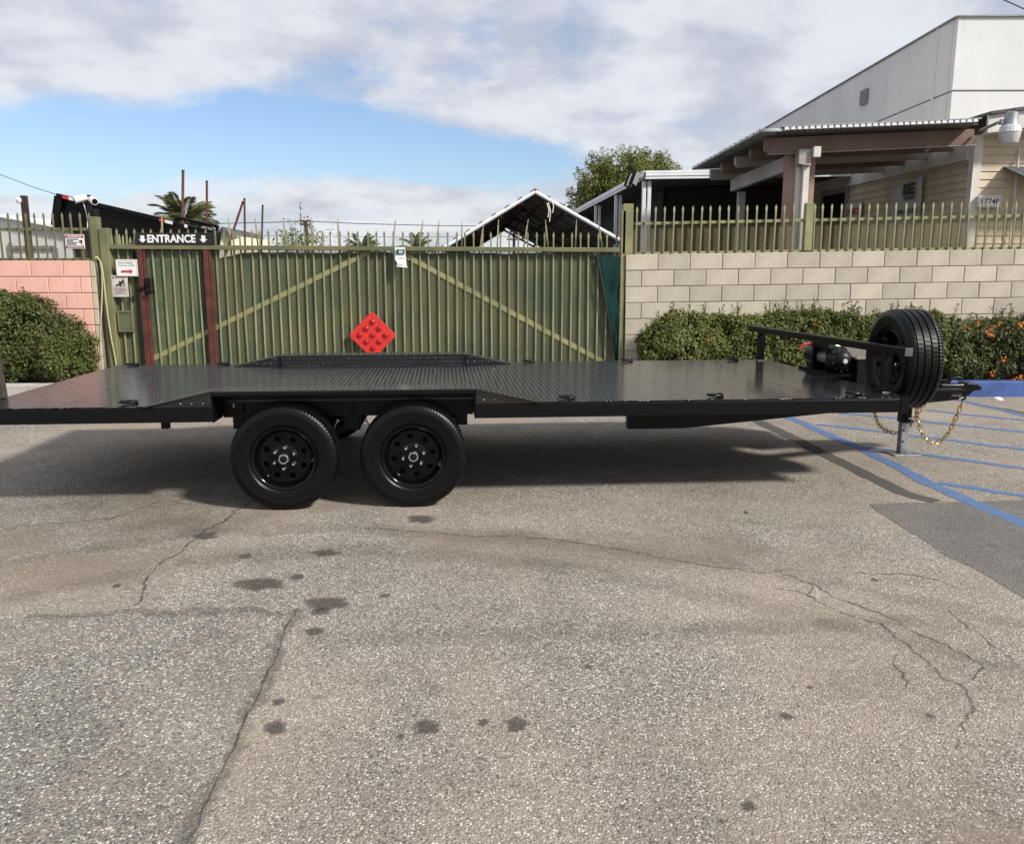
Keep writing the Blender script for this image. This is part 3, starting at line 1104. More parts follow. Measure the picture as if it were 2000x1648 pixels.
# main frame, cross members, tongue
for t in (0.33, WID - 0.33):
    mb = MB()
    mb.box((A0 + 0.06, t - 0.03, 0.612), (A1 - 0.06, t + 0.03, HD - 0.011))
    tp('frame_beam', mb, 'frame_paint', bevel=0.004)
for k in range(11):
    a = A0 + 0.25 + k * 0.6
    mb = MB()
    mb.box((a - 0.025, 0.37, 0.640), (a + 0.025, WID - 0.37, HD - 0.012))
    tp('cross_member', mb, 'frame_paint')
TZ0, TZ1 = 0.462, 0.606
for s in (1, -1):
    tt = lambda t: t if s > 0 else WID - t
    mb = MB()
    mb.hexa([(0.885, tt(0.32), TZ0), (1.32, tt(0.32), TZ0), (1.32, tt(0.40), TZ0), (0.885, tt(0.40), TZ0), (0.885, tt(0.32), TZ1), (1.32, tt(0.32), TZ1), (1.32, tt(0.40), TZ1), (0.885, tt(0.40), TZ1)])
    mb.hexa([(1.318, tt(0.32), TZ0 + 0.001), (4.03, tt(1.215), TZ0 + 0.045), (4.03, tt(1.295), TZ0 + 0.045), (1.318, tt(0.40), TZ0 + 0.001), (1.318, tt(0.32), TZ1 - 0.001), (4.03, tt(1.215), TZ1 + 0.005), (4.03, tt(1.295), TZ1 + 0.005), (1.318, tt(0.40), TZ1 - 0.001)])
    tp('tongue_beam', mb, 'frame_paint', bevel=0.006, seg=2)
mb = MB()
mb.box((3.40, 1.06, 0.598), (3.98, 1.545, 0.618))
tp('tongue_plate', mb, 'frame_paint', bevel=0.004)
mb = MB()
mb.hexa([(3.86, 1.235, 0.57), (4.10, 1.245, 0.575), (4.10, 1.36, 0.575), (3.86, 1.37, 0.57), (3.86, 1.235, 0.645), (4.10, 1.255, 0.640), (4.10, 1.35, 0.640), (3.86, 1.37, 0.645)])
cp = tp('coupler', mb, 'frame_paint', bevel=0.012, seg=2)
mb = MB()
mb.prism([(4.06, 0.585), (4.10, 0.655), (4.19, 0.648), (4.245, 0.615), (4.24, 0.585), (4.17, 0.578), (4.13, 0.535), (4.09, 0.535)], lambda p, q, d: (p, d, q), 1.235, 1.37)
tp('ball_socket', mb, 'frame_paint', cp, bevel=0.012, seg=2)
mb = MB()
mb.tube([(3.97, 1.30, 0.64), (3.99, 1.30, 0.68), (4.06, 1.30, 0.695), (4.09, 1.30, 0.68)], 0.012, 8)
mb.box((3.90, 1.28, 0.642), (3.96, 1.325, 0.675))
tp('latch', mb, 'frame_paint', cp, smooth=True)
mb = MB()
mb.tube([(4.02, 1.19, 0.545), (3.90, 1.185, 0.545)], 0.013, 8)
mb.tube([(4.03, 1.18, 0.545), (4.05, 1.165, 0.552), (4.05, 1.165, 0.525), (4.02, 1.17, 0.51)], 0.009, 8)
tp('chain_hook', mb, 'frame_paint', smooth=True)
# drop leg jack
mb = MB()
mb.box((3.575, 1.305, 0.29), (3.665, 1.395, 0.80))
jk = tp('jack', mb, 'frame_paint', bevel=0.008, seg=2)
mb = MB()
mb.box((3.586, 1.316, 0.012), (3.654, 1.384, 0.40))
tp('drop_leg', mb, 'galvanized', jk, bevel=0.008, seg=2)
mb = MB()
mb.box((3.500, 1.245, 0.0), (3.745, 1.455, 0.012))
tp('foot_plate', mb, 'galvanized', jk, bevel=0.004)
for z in (0.12, 0.22):
    mb = MB()
    mb.lathe([(0, -0.001), (0.010, -0.001), (0.010, 0.002)], (3.604, 1.3155, z), 'y', 12)
    tp('pin_hole', mb, 'sign_black', jk)
mb = MB()
mb.tube([(3.62, 1.28, 0.335), (3.62, 1.42, 0.335)], 0.008, 8)
mb.tube([(3.62, 1.28, 0.335), (3.66, 1.27, 0.33), (3.67, 1.27, 0.30), (3.64, 1.27, 0.285)], 0.006, 8)
tp('lock_pin', mb, 'steel', jk, smooth=True)
mb = MB()
mb.tube([(3.62, 1.35, 0.80), (3.62, 1.35, 0.86), (3.55, 1.30, 0.87), (3.52, 1.28, 0.86)], 0.01, 8)
tp('crank', mb, 'steel', jk, smooth=True)
# headboard bar
mb = MB()
mb.beam((2.806, -0.02, 1.050), (2.700, 2.74, 1.036), 0.058, 0.058)
hb = tp('headboard_bar', mb, 'frame_paint', bevel=0.006, seg=2)
mb = MB()
mb.beam((2.8065, -0.0265, 1.050), (2.8062, -0.021, 1.050), 0.060, 0.060)
tp('end_cap', mb, 'grey_cap', hb, bevel=0.004)
for a, t in ((2.794, 0.235), (2.718, 2.50)):
    mb = MB()
    mb.box((a - 0.032, t - 0.03, HD + 0.001), (a + 0.032, t + 0.03, 1.019))
    tp('headboard_post', mb, 'frame_paint', hb, bevel=0.005, seg=2)
    mb = MB()
    mb.tube([(a - 0.036, t - 0.034, HD + 0.004), (a + 0.036, t - 0.034, HD + 0.004), (a + 0.036, t + 0.034, HD + 0.004)], 0.006, 6)
    tp('weld_bead', mb, 'weld', hb)
# stake at the rear edge
mb = MB()
mb.beam((-3.585, 0.48, HD + 0.001), (-3.615, 0.45, 1.44), 0.055, 0.055, (0, 1, 0))
tp('stake', mb, 'stake_wood', bevel=0.008, seg=2)
# tie-down rings
RING = MB()
RING.tube([(math.cos(x) * 0.052 + (0.008 if math.cos(x) > 0 else 0), math.sin(x) * 0.036, 0.010 + 0.004 * (1 - math.cos(x))) for x in [2 * PI * i / 22 for i in range(22)]], 0.0085, 8, closed=True)
RING_ME = RING.mesh('tie_ring', True)
BRK = MB()
BRK.tube([(0.046, -0.030, -0.002), (0.046, -0.028, 0.012), (0.046, -0.012, 0.019), (0.046, 0.012, 0.019), (0.046, 0.028, 0.012), (0.046, 0.030, -0.002)], 0.012, 8)
BRK_ME = BRK.mesh('ring_bracket', True)
for i, (a, t) in enumerate(((-2.595, 0.12), (0.395, 0.11), (1.46, 0.11), (2.50, 0.13), (-3.42, 2.52), (-2.58, 2.52), (0.373, 2.52), (1.355, 2.52), (2.44, 2.52))):
    rg = link('tie_ring', RING_ME, 'frame_paint', trailer, loc=(a, t, HD + 0.002), rot=(0, 0, random.uniform(-0.25, 0.25)))
    link('ring_bracket', BRK_ME, 'frame_paint', rg)
# axles, springs, hangers
AX = (-1.555, -0.681)
for a in AX:
    mb = MB()
    mb.tube([(a, 0.22, 0.35), (a, WID - 0.22, 0.35)], 0.038, 12)
    tp('axle', mb, 'frame_paint', smooth=True)
for t in (0.30, WID - 0.30):
    for a in AX:
        for k in range(4):
            h = 0.30 - k * 0.06
            mb = MB()
            pts = [(a - h, 0.49 - 0.011 * k), (a - h * 0.5, 0.455 - 0.011 * k), (a, 0.44 - 0.011 * k), (a + h * 0.5, 0.455 - 0.011 * k), (a + h, 0.49 - 0.011 * k)]
            for p, q in zip(pts[:-1], pts[1:]):
                mb.hexa([(p[0], t - 0.024, p[1] - 0.005), (q[0], t - 0.024, q[1] - 0.005), (q[0], t + 0.024, q[1] - 0.005), (p[0], t + 0.024, p[1] - 0.005), (p[0], t - 0.024, p[1] + 0.004), (q[0], t - 0.024, q[1] + 0.004), (q[0], t + 0.024, q[1] + 0.004), (p[0], t + 0.024, p[1] + 0.004)])
            tp('leaf_spring', mb, 'frame_paint')
    for a, w, z in ((-1.90, 0.045, 0.52), (-1.118, 0.055, 0.50), (-0.345, 0.045, 0.525)):
        mb = MB()
        mb.box((a - w, t - 0.045, z), (a + w, t + 0.045, 0.613))
        tp('spring_hanger', mb, 'frame_paint', bevel=0.005)
    for dx in (-0.14, 0.14):
        mb = MB()
        mb.beam((-1.118 + dx * 0.7, t - 0.05, 0.575), (-1.118 + dx, t - 0.05, 0.49), 0.008, 0.03, (0, 1, 0))
        mb.lathe([(0, -0.012), (0.012, -0.012), (0.012, 0.0)], (-1.118 + dx * 0.7, t - 0.054, 0.572), 'y', 8)
        mb.lathe([(0, -0.012), (0.012, -0.012), (0.012, 0.0)], (-1.118 + dx, t - 0.054, 0.492), 'y', 8)
        tp('shackle', mb, 'galvanized')
mb = MB()
mb.box((-2.37, 0.06, 0.565), (-2.32, 0.10, 0.6165))
tp('stake_pocket', mb, 'frame_paint')

# wheels -------------------------------------------------------------
R = 0.36


def tyre_profile():
    half = [(0.205, 0.080), (0.212, 0.094), (0.232, 0.103), (0.236, 0.1075), (0.268, 0.113), (0.300, 0.1145), (0.304, 0.1155), (0.312, 0.1145), (0.330, 0.110), (0.345, 0.102), (0.3535, 0.094), (0.358, 0.084)]
    tread = []
    for g in (0.066, 0.022, -0.022, -0.066):
        tread += [(0.360, g + 0.006), (0.3515, g + 0.0045), (0.3515, g - 0.0045), (0.360, g - 0.006)]
    p = [(r, -h) for r, h in half] + [(r, -h) for r, h in tread] + [(r, h) for r, h in half[::-1]]
    return p, len(half), len(tread)


PROF, NH, NT = tyre_profile()
SHOULDER = set(range(NH - 3, NH + 1)) | set(range(NH + NT - 1, NH + NT + 3))
mb = MB()
mb.lathe(PROF, (0, 0, 0), 'y', 360, True, lambda i, k, r: r - (0.0026 if ((i in SHOULDER and k % 4 == 0) or (NH < i < NH + NT - 1 and r > 0.355 and (k + 2 * (i // 4)) % 5 == 0)) else 0.0))
TYRE_ME = mb.mesh('tyre', True, 28)
# raised sidewall lettering blocks and rim guard ring
mb = MB()
for k in range(46):
    if (k // 8) % 2:
        continue
    a = 2 * PI * k / 46
    for rr in (0.266,):
        c, s = math.cos(a), math.sin(a)
        r0, r1, w = rr, rr + random.choice((0.014, 0.018, 0.016)), random.choice((0.004, 0.006, 0.008))
        P = []
        for h in (-0.1125, -0.1165):
            for (r_, e) in ((r0, -w), (r0, w), (r1, w), (r1, -w)):
                P.append((c * r_ - s * e, h, s * r_ + c * e))
        mb.hexa(P)
MARK_ME = mb.mesh('sidewall_mark')
mb = MB()
mb.lathe([(0.176, 0.085), (0.200, 0.090), (0.204, 0.060), (0.186, 0.03), (0.186, -0.05), (0.197, -0.070), (0.203, -0.084), (0.216, -0.092), (0.219, -0.099), (0.214, -0.104), (0.203, -0.100), (0.193, -0.088), (0.189, -0.070),
          (0.178, -0.060), (0.174, -0.044), (0.1705, -0.036)], (0, 0, 0), 'y', 80)
HZ, RO, RI, RH, RC = -0.036, 0.1705, 0.094, 0.0205, 0.134
for k in range(8):                                   # eight sectors of the disc, each round its vent hole
    a0, a1 = 2 * PI * k / 8, 2 * PI * (k + 1) / 8
    P2 = lambda r, a: (r * math.cos(a), r * math.sin(a))
    bnd = [P2(RO, a0 + (a1 - a0) * i / 10) for i in range(11)] + [P2(RO + (RI - RO) * i / 5, a1) for i in range(1, 5)]
    bnd += [P2(RI, a1 + (a0 - a1) * i / 8) for i in range(9)] + [P2(RI + (RO - RI) * i / 5, a0) for i in range(1, 5)]
    hc = P2(RC, (a0 + a1) / 2)
    nb_ = len(bnd)
    hp = []
    for (x, y) in bnd:
        d = math.hypot(x - hc[0], y - hc[1])
        hp.append((hc[0] + (x - hc[0]) / d * RH, hc[1] + (y - hc[1]) / d * RH))
    vs = [(x, HZ, y) for x, y in bnd] + [(x, HZ, y) for x, y in hp] + [(x, HZ + 0.010, y) for x, y in hp]
    mb.add(vs, [(i, (i + 1) % nb_, nb_ + (i + 1) % nb_, nb_ + i) for i in range(nb_)] + [(nb_ + i, nb_ + (i + 1) % nb_, 2 * nb_ + (i + 1) % nb_, 2 * nb_ + i) for i in range(nb_)])
mb.lathe([(0.094, -0.036), (0.091, -0.049), (0.084, -0.053), (0.055, -0.055), (0.046, -0.056), (0.044, -0.078), (0.034, -0.080)], (0, 0, 0), 'y', 64)
RIM_ME = mb.mesh('rim', True, 40)
mb = MB()
mb.lathe([(0, 0.02), (0.165, 0.02), (0.165, 0.06)], (0, 0, 0), 'y', 32)  # black disc set behind the rim so its vent holes look dark
BACKING_ME = mb.mesh('dark_backing', True)
mb = MB()
mb.lathe([(0.034, -0.076), (0.034, -0.108), (0.031, -0.113), (0.027, -0.113), (0.026, -0.107), (0.016, -0.109), (0.006, -0.111), (0, -0.1115)], (0, 0, 0), 'y', 32)
CAP_ME = mb.mesh('hub_cap', True, 40)
mb = MB()
mb.lathe([(0.025, -0.1085), (0.016, -0.1105), (0.005, -0.113), (0, -0.113)], (0, 0, 0), 'y', 24)
CAPC_ME = mb.mesh('cap_plug', True, 40)
mb = MB()
mb.lathe([(0.0150, -0.052), (0.0150, -0.060), (0.0130, -0.062), (0.0130, -0.080), (0.008, -0.088), (0, -0.089)], (0, 0, 0), 'y', 6)
NUT_ME = mb.mesh('lug_nut')


def fit_wheel(root, spin, hub=True):
    """tyre, rim and nuts below root, whose own axis is the wheel axis (outer face towards -y)"""
    ty = link('tyre', TYRE_ME, 'rubber', root, rot=(0, spin, 0))
    rm = link('rim', RIM_ME, 'rim_paint', root, rot=(0, spin, 0))
    nuts = [link('lug_nut', NUT_ME, 'chrome', root, loc=(0.0725 * math.sin(2 * PI * k / 6), 0, 0.0725 * math.cos(2 * PI * k / 6))) for k in range(6)]
    return ty, rm


for near in (True, False):
    for i, a in enumerate(AX):
        tc = 0.080 if near else WID - 0.080
        wl = link('wheel', RIM_ME, 'rim_paint', trailer, loc=(a, tc, R * 1.012 - 0.005), rot=(0, 0, 0 if near else PI), scale=(1.012, 1.0, 1.012))
        wl.rotation_euler = (0, 0.19 * i + 0.05, 0 if near else PI)
        ty = link('tyre', TYRE_ME, 'rubber', wl)
        link('sidewall_mark', MARK_ME, 'rubber', wl, rot=(0, 1.1 * i, 0))['kind'] = 'stuff'
        link('dark_backing', BACKING_ME, 'frame_paint', wl)
        link('hub_cap', CAP_ME, 'chrome', wl)
        link('cap_plug', CAPC_ME, 'black_plastic', wl)
        for k in range(6):
            x = 2 * PI * k / 6 + 0.04
            link('lug_nut', NUT_ME, 'chrome', wl, loc=(0.0725 * math.sin(x), 0, 0.0725 * math.cos(x)))

# spare wheel on its bracket in front of the headboard
sp_c = TW(3.045, 0.46, 0.952)
spare = thing('spare_wheel', 'black spare wheel mounted upright behind the headboard bar by the tongue', 'spare wheel', sp_c)
SS = 0.757 / 0.72
for nm, me, mt in (('tyre', TYRE_ME, 'rubber'), ('rim', RIM_ME, 'rim_paint'), ('sidewall_mark', MARK_ME, 'rubber')):
    o = link(nm, me, mt, spare, rot=(0, 0.3, YAW - 0.06 - PI / 2), scale=(SS, SS * 1.14, SS))
    if nm == 'sidewall_mark':
        o['kind'] = 'stuff'
mb = MB()
for k in range(4):
    x = 2 * PI * k / 4 + 0.5
    c0 = Vector((-0.08, 0.0725 * math.cos(x), 0.0725 * math.sin(x)))
    mb = MB()
    mb.lathe([(0, -0.03), (0.010, -0.026), (0.012, 0.0), (0.012, 0.03)], c0, 'x', 8)
    o = link('lug_nut', mb.mesh('lug_nut', True), 'chrome', spare, rot=(0, 0, YAW + 0.1))
mb = MB()
mb.box((3.10, 0.42, 0.60), (3.18, 0.50, 0.98))
mb.box((2.99, 0.43, 0.93), (3.12, 0.49, 0.98))
tp('spare_bracket', mb, 'frame_paint')

# tongue tool box and winch
TB = TW(3.2, 1.7, 0.61)
toolbox = thing('tool_box', 'black tongue tool box with sloping diamond plate lid behind the winch', 'tool box', TB)
mb = MB()
P = lambda a, t, z: TW(a, t, z)
mb.hexa([P(3.03, 1.12, 0.61), P(3.46, 1.22, 0.61), P(3.46, 2.02, 0.61), P(3.03, 2.12, 0.61), P(3.03, 1.12, 0.872), P(3.46, 1.22, 0.872), P(3.46, 2.02, 0.872), P(3.03, 2.12, 0.872)])
part('box_body', mb, 'frame_paint', toolbox, bevel=0.006)
mb = MB()
mb.hexa([P(3.01, 1.10, 0.876), P(3.48, 1.20, 0.876), P(3.48, 2.04, 0.876), P(3.01, 2.14, 0.876), P(3.01, 1.10, 0.898), P(3.48, 1.20, 0.898), P(3.48, 2.04, 0.898), P(3.01, 2.14, 0.898)])
plain('lid_plate', (0.30, 0.275, 0.24), 0.38, 0.7, 0.2, 20)
part('lid', mb, 'lid_plate', toolbox, bevel=0.004)
WC = TW(2.93, 1.28, 0.86)
winch = thing('electric_winch', 'black electric winch with domed gear end, silver clutch knob and red cables', 'winch', TW(2.93, 1.35, 0.73))
yv = (RZ @ Vector((0, 1, 0)))
av = (RZ @ Vector((1, 0, 0)))


def wl_lathe(name, prof, c, mat, n=32, ang=30):
    m = MB()
    m.lathe(prof, (0, 0, 0), 'y', n)
    rot = Matrix.Rotation(YAW, 3, 'Z')
    m.v = [tuple(rot @ Vector(p) + c) for p in m.v]
    return part(name, m, mat, winch, smooth=True, angle=ang)


dome = wl_lathe('gear_housing', [(0, -0.135), (0.03, -0.133), (0.06, -0.122), (0.085, -0.100), (0.097, -0.070), (0.099, -0.045), (0.099, 0.02), (0.080, 0.025), (0.075, 0.06)], WC, 'black_plastic')
wl_lathe('clutch_knob', [(0, -0.150), (0.018, -0.149), (0.021, -0.143), (0.021, -0.130)], WC, 'white_button', 20)
wl_lathe('drum', [(0.055, 0.05), (0.055, 0.30)], WC, 'galvanized')
wl_lathe('motor', [(0.095, 0.29), (0.097, 0.31), (0.085, 0.33), (0.083, 0.50), (0.07, 0.53), (0, 0.535)], WC, 'black_plastic')
for k in range(10):
    x = 2 * PI * k / 10 + 0.2
    c = WC + av * (0.088 * math.cos(x)) + Vector((0, 0, 0.088 * math.sin(x))) - yv * 0.098
    m = MB()
    m.lathe([(0, -0.008), (0.005, -0.008), (0.005, 0.0)], c, 'y', 6)
    part('bolt', m, 'steel', winch)
m = MB()
m.hexa([TW(a, t, z) for z in (0.728, 0.752) for a, t in ((2.83, 1.16), (3.02, 1.16), (3.02, 1.84), (2.83, 1.84))])
part('base_plate', m, 'frame_paint', winch)
for t in (1.30, 1.57):
    m = MB()
    m.hexa([TW(a, tt_, z) for z in (0.752, 0.955) for a, tt_ in ((2.84, t), (3.02, t), (3.02, t + 0.02), (2.84, t + 0.02))])
    part('side_plate', m, 'frame_paint', winch)
m = MB()
m.hexa([TW(a, t, 0.945) for a, t in ((2.86, 1.34), (3.03, 1.34), (3.03, 1.66), (2.86, 1.66))] + [TW(a, t, 1.035) for a, t in ((2.88, 1.36), (3.01, 1.36), (3.01, 1.64), (2.88, 1.64))])
part('control_box', m, 'black_plastic', winch, bevel=0.012, seg=2)
for k in range(4):
    p0 = TW(2.86, 1.62, 0.985 - 0.012 * k)
    m = MB()
    m.tube([p0, p0 - av * 0.05 + Vector((0, 0, 0.012 * (k - 1))), p0 - av * (0.10 + 0.012 * k) + Vector((0, 0, -0.008 - 0.008 * k))], 0.0075, 8)
    part('red_cable', m, 'red_rubber', winch, smooth=True)
m = MB()
m.tube([WC + Vector((0, 0, 0.09)), WC + Vector((0, 0, 0.135)) - yv * 0.02], 0.007, 8)
m.tube([WC + Vector((0, 0, 0.135)) - yv * 0.02 + av * (0.045 * math.cos(q)) + Vector((0, 0, 0.014 * math.sin(q))) for q in [2 * PI * i / 18 for i in range(18)]], 0.0055, 6, closed=True)
part('clutch_lever', m, 'chrome', winch, smooth=True)

# safety chains: every link its own ring
LK = MB()
LK.tube([(math.cos(x) * 0.0145 + 0, math.sin(x) * 0.0145 + (0.0135 if math.sin(x) > 0 else -0.0135), 0) for x in [2 * PI * (i + 0.5) / 16 for i in range(16)]], 0.0050, 6, closed=True)
LINK_ME = LK.mesh('chain_link', True)


def chain(label, pts, group):
    pts = [TW(*p) for p in pts]
    dense = []
    n = len(pts)
    for i in range(n - 1):
        p0, p1, p2, p3 = pts[max(i - 1, 0)], pts[i], pts[i + 1], pts[min(i + 2, n - 1)]
        for k in range(30):
            t = k / 30
            dense.append(0.5 * ((2 * p1) + (p2 - p0) * t + (2 * p0 - 5 * p1 + 4 * p2 - p3) * t * t + (3 * p1 - p0 - 3 * p2 + p3) * t ** 3))
    th = thing('safety_chain', label, 'chain', min(dense, key=lambda p: p.z), group=group)
    acc, k = 0.0, 0
    for a, b in zip(dense[:-1], dense[1:]):
        acc += (b - a).length
        if acc >= 0.0385:
            acc = 0
            d = (b - a).normalized()
            q = d.to_track_quat('Y', 'Z').to_matrix().to_4x4() @ Matrix.Rotation(PI / 2 * (k % 2) + random.uniform(-0.35, 0.35), 4, 'Y')
            link('chain_link', LINK_ME, 'gold_chain', th, loc=b - OFF[th.name], rot=q.to_euler())
            k += 1


chain('gold safety chain hanging in a deep loop from the tongue tip', [(4.03, 1.16, 0.515), (3.985, 1.17, 0.36), (3.93, 1.18, 0.215), (3.83, 1.19, 0.128), (3.72, 1.20, 0.195), (3.655, 1.20, 0.335), (3.64, 1.20, 0.43), (3.70, 1.21, 0.462)], None)
chain('gold safety chain hanging in a shallow loop behind the jack leg', [(3.33, 1.40, 0.462), (3.37, 1.40, 0.36), (3.42, 1.41, 0.265), (3.51, 1.43, 0.198), (3.62, 1.44, 0.182), (3.71, 1.43, 0.23), (3.76, 1.42, 0.31), (3.80, 1.41, 0.40)], None)

# ------------------------------------------------------------------ block walls
WY = 11.60
BW, BH = 0.4405, 0.2185


def block_meshes(w, h, d, n=3):
    out = []
    for k in range(n):
        m = MB()
        c = 0.005
        j = lambda: random.uniform(-0.0015, 0.0015)
        f = [(-w / 2 + c, -d / 2 - 0.0 + j(), -h / 2 + c), (w / 2 - c, -d / 2 + j(), -h / 2 + c), (w / 2 - c, -d / 2 + j(), h / 2 - c), (-w / 2 + c, -d / 2 + j(), h / 2 - c)]
        s = [(-w / 2, -d / 2 + c, -h / 2), (w / 2, -d / 2 + c, -h / 2), (w / 2, -d / 2 + c, h / 2), (-w / 2, -d / 2 + c, h / 2)]
        b = [(-w / 2, d / 2, -h / 2), (w / 2, d / 2, -h / 2), (w / 2, d / 2, h / 2), (-w / 2, d / 2, h / 2)]
        m.add(f + s + b, [(0, 1, 2, 3), (4, 5, 1, 0), (5, 6, 2, 1), (6, 7, 3, 2), (7, 4, 0, 3), (8, 9, 5, 4), (9, 10, 6, 5), (10, 11, 7, 6), (11, 8, 4, 7), (11, 10, 9, 8)])
        out.append(m.mesh('block'))
    return out


def block_wall(label, x0, x1, ztop, slope, mat, phase, first_bare=0, right_end=True, rows=9):
    """running bond of blocks between x0 and x1, courses counted down from ztop at the wall's gate end"""
    xe = x0 if not right_end else x1
    th = thing('block_wall', label, 'wall', (xe, WY, 0))
    th.rotation_euler = (0, -slope, 0)
    full = block_meshes(BW - 0.009, BH - 0.009, 0.20)
    for k, me in enumerate(full):
        me.materials.append(MATS[mat])
    m = MB()
    m.box((x0 - xe + 0.004, -0.090, -0.3), (x1 - xe - 0.004, 0.094, ztop - 0.004))
    link('mortar', m.mesh('mortar'), 'mortar', th)
    for r in range(rows):
        z = ztop - BH * (r + 0.5)
        off = (0.5 * BW if r % 2 == phase else 0.0)
        # start at the gate end
        sgn = 1 if not right_end else -1
        x = 0.0
        first = True
        while abs(x) < (x1 - x0) - 0.02:
            w = BW
            if first and off:
                w = BW / 2
            w = min(w, (x1 - x0) - abs(x))
            c = x + sgn * w / 2
            pieces = [(c, w, mat)]
            if first and first_bare:
                b = first_bare
                pieces = [(sgn * b / 2, b, 'bare_block')]
                if w - b > 0.03:
                    pieces.append((sgn * (b + (w - b) / 2), w - b, mat))
            for cx, ww, mt in pieces:
                if abs(ww - BW) < 0.01:
                    me = random.choice(full)
                else:
                    me = block_meshes(ww - 0.009, BH - 0.009, 0.20, 1)[0]
                link('block', me, mt, th, loc=(cx, random.uniform(-0.0025, 0.0025), z))
            x += sgn * w
            first = False
    return th


zR = at(1225, 497, WY).z
xR = at(1222, 560, WY).x
block_wall('beige concrete block wall running right from the gate behind the hedge', xR, xR + 8.9, zR, 0.0135, 'beige_block', 1, 0, False)
zL = at(195, 509, WY).z
xL = at(196, 560, WY).x
block_wall('pink painted concrete block wall left of the gate behind the bush', xL - 5.0, xL, zL, 0.0, 'pink_block', 1, 0.075, True)

# ------------------------------------------------------------------ fence bars
def bar_mesh(h, w=0.0190, tip=True):
    """square bar with a pressed spear point, base at z = 0"""
    m = MB()
    s = w / 2
    if not tip:
        m.box((-s, -s, 0), (s, s, h))
        return m.mesh('bar')
    zt = h - 0.088
    ring = lambda sx, sy, z: [(-sx, -sy, z), (sx, -sy, z), (sx, sy, z), (-sx, sy, z)]
    levels = [ring(s, s, 0), ring(s, s, zt), ring(s * 0.85, s * 0.7, zt + 0.006), ring(s * 1.6, s * 0.55, zt + 0.030), ring(s * 1.55, s * 0.5, zt + 0.048), ring(s * 0.75, s * 0.4, zt + 0.074), ring(0.001, 0.001, h)]
    vs = [p for l in levels for p in l]
    fs = [(0, 3, 2, 1)]
    for i in range(len(levels) - 1):
        for k in range(4):
            fs.append((4 * i + k, 4 * i + (k + 1) % 4, 4 * i + 4 + (k + 1) % 4, 4 * i + 4 + k))
    m.add(vs, fs)
    return m.mesh('bar')


def fence(label, us, tip_v, top_v, bot_v, posts, ends, Y, mat='olive_paint'):
    """bars at photo columns us; tip_v/top_v/bot_v give the photo row at a column"""
    x0, x1 = ends
    zb = lambda u: at(u, bot_v(u), Y).z
    th = thing('steel_fence', label, 'fence', (at(us[0], 480, Y).x, Y, zb(us[0]) - 0.05))
    u0, u1 = us[0], us[-1]
    xa, xb = at(u0, top_v(u0), Y).x, at(u1, top_v(u1), Y).x
    lerp = lambda fn, x: fn(u0) + (fn(u1) - fn(u0)) * (x - xa) / (xb - xa)

    def zline(fn, x):
        za, zc = at(u0, fn(u0), Y).z, at(u1, fn(u1), Y).z
        return za + (zc - za) * (x - xa) / (xb - xa)
    for nm, fn in (('rail', top_v), ('rail', bot_v)):
        m = MB()
        m.beam((x0, Y + 0.002, zline(fn, x0)), (x1, Y + 0.002, zline(fn, x1)), 0.034, 0.040)
        part(nm, m, mat, th, bevel=0.003)
    m = MB()
    m.add([(x0, Y + 0.024, zline(bot_v, x0)), (x1, Y + 0.024, zline(bot_v, x1)), (x1, Y + 0.024, zline(top_v, x1)), (x0, Y + 0.024, zline(top_v, x0))], [(0, 1, 2, 3)])
    part('mesh_panel', m, 'expanded_metal_fence', th)
    H = at(u0, tip_v(u0), Y).z - zb(u0) + 0.02
    me = bar_mesh(H)
    for u in us:
        p = at(u, tip_v(u), Y)
        link('bar', me, mat, th, loc=(p.x - OFF[th.name].x, -0.030, zline(bot_v, p.x) - 0.02 - OFF[th.name].z), rot=(random.uniform(-0.012, 0.012), random.uniform(-0.016, 0.016), 0))
    for (ua, ub, vt, vb) in posts:
        a, b = at(ua, vt, Y), at(ub, vt, Y)
        m = MB()
        m.box((a.x, Y - 0.055, at(ua, vb, Y).z), (b.x, Y + 0.055, a.z))
        part('post', m, mat, th, bevel=0.005)
    return th


rus = [1243.4 + 18.05 * k for k in range(18)] + [1592, 1607, 1623, 1642.5] + [1660 + 17.9 * k for k in range(36)]
fence('olive steel spear fence on top of the beige block wall', rus, lambda u: 404 - (u - 1243) * 0.0117, lambda u: 437.5 - (u - 1230) * 0.0205, lambda u: 495.8 - (u - 1230) * 0.0148,
      [(1573, 1588, 397, 490), (2100, 2116, 390, 484)], (at(1232, 440, WY).x, xR + 8.8), WY)
lus = [16.6 + 17.6 * k for k in range(-14, 10)]
fence('olive steel spear fence on top of the pink block wall', lus, lambda u: 415.5, lambda u: 448, lambda u: 507, [(177, 193, 424, 509)], (xL - 4.9, at(180, 448, WY).x), WY, 'olive_dark')
m = MB()

# ------------------------------------------------------------------ gate
GY = 11.60
gate = thing('driveway_gate', 'wide olive steel sliding gate with spear bars, mesh and diagonal braces', 'gate', (at(715, 700, GY).x, GY, 0))
GX = OFF[gate.name]
rail_v = lambda u: 482.5 + (u - 230) * 0.0062
tipv = lambda u: 446.5 + (u - 230) * 0.0082
rx0, rx1 = at(207, 483, GY).x, at(1212, 488, GY).x
zr0, zr1 = at(207, rail_v(207), GY).z, at(1212, rail_v(1212), GY).z
zrail = lambda x: zr0 + (zr1 - zr0) * (x - rx0) / (rx1 - rx0)
m = MB()
m.beam((rx0, GY - 0.035, zr0), (rx1, GY - 0.035, zr1), 0.055, 0.060)
part('top_rail', m, 'olive_dark', gate, bevel=0.005)
m = MB()
m.beam((rx0, GY - 0.005, 0.10), (rx1, GY - 0.005, 0.10), 0.055, 0.070)
part('bottom_rail', m, 'olive_dark', gate, bevel=0.005)
bars = [227 + 17.45 * k for k in range(57)]
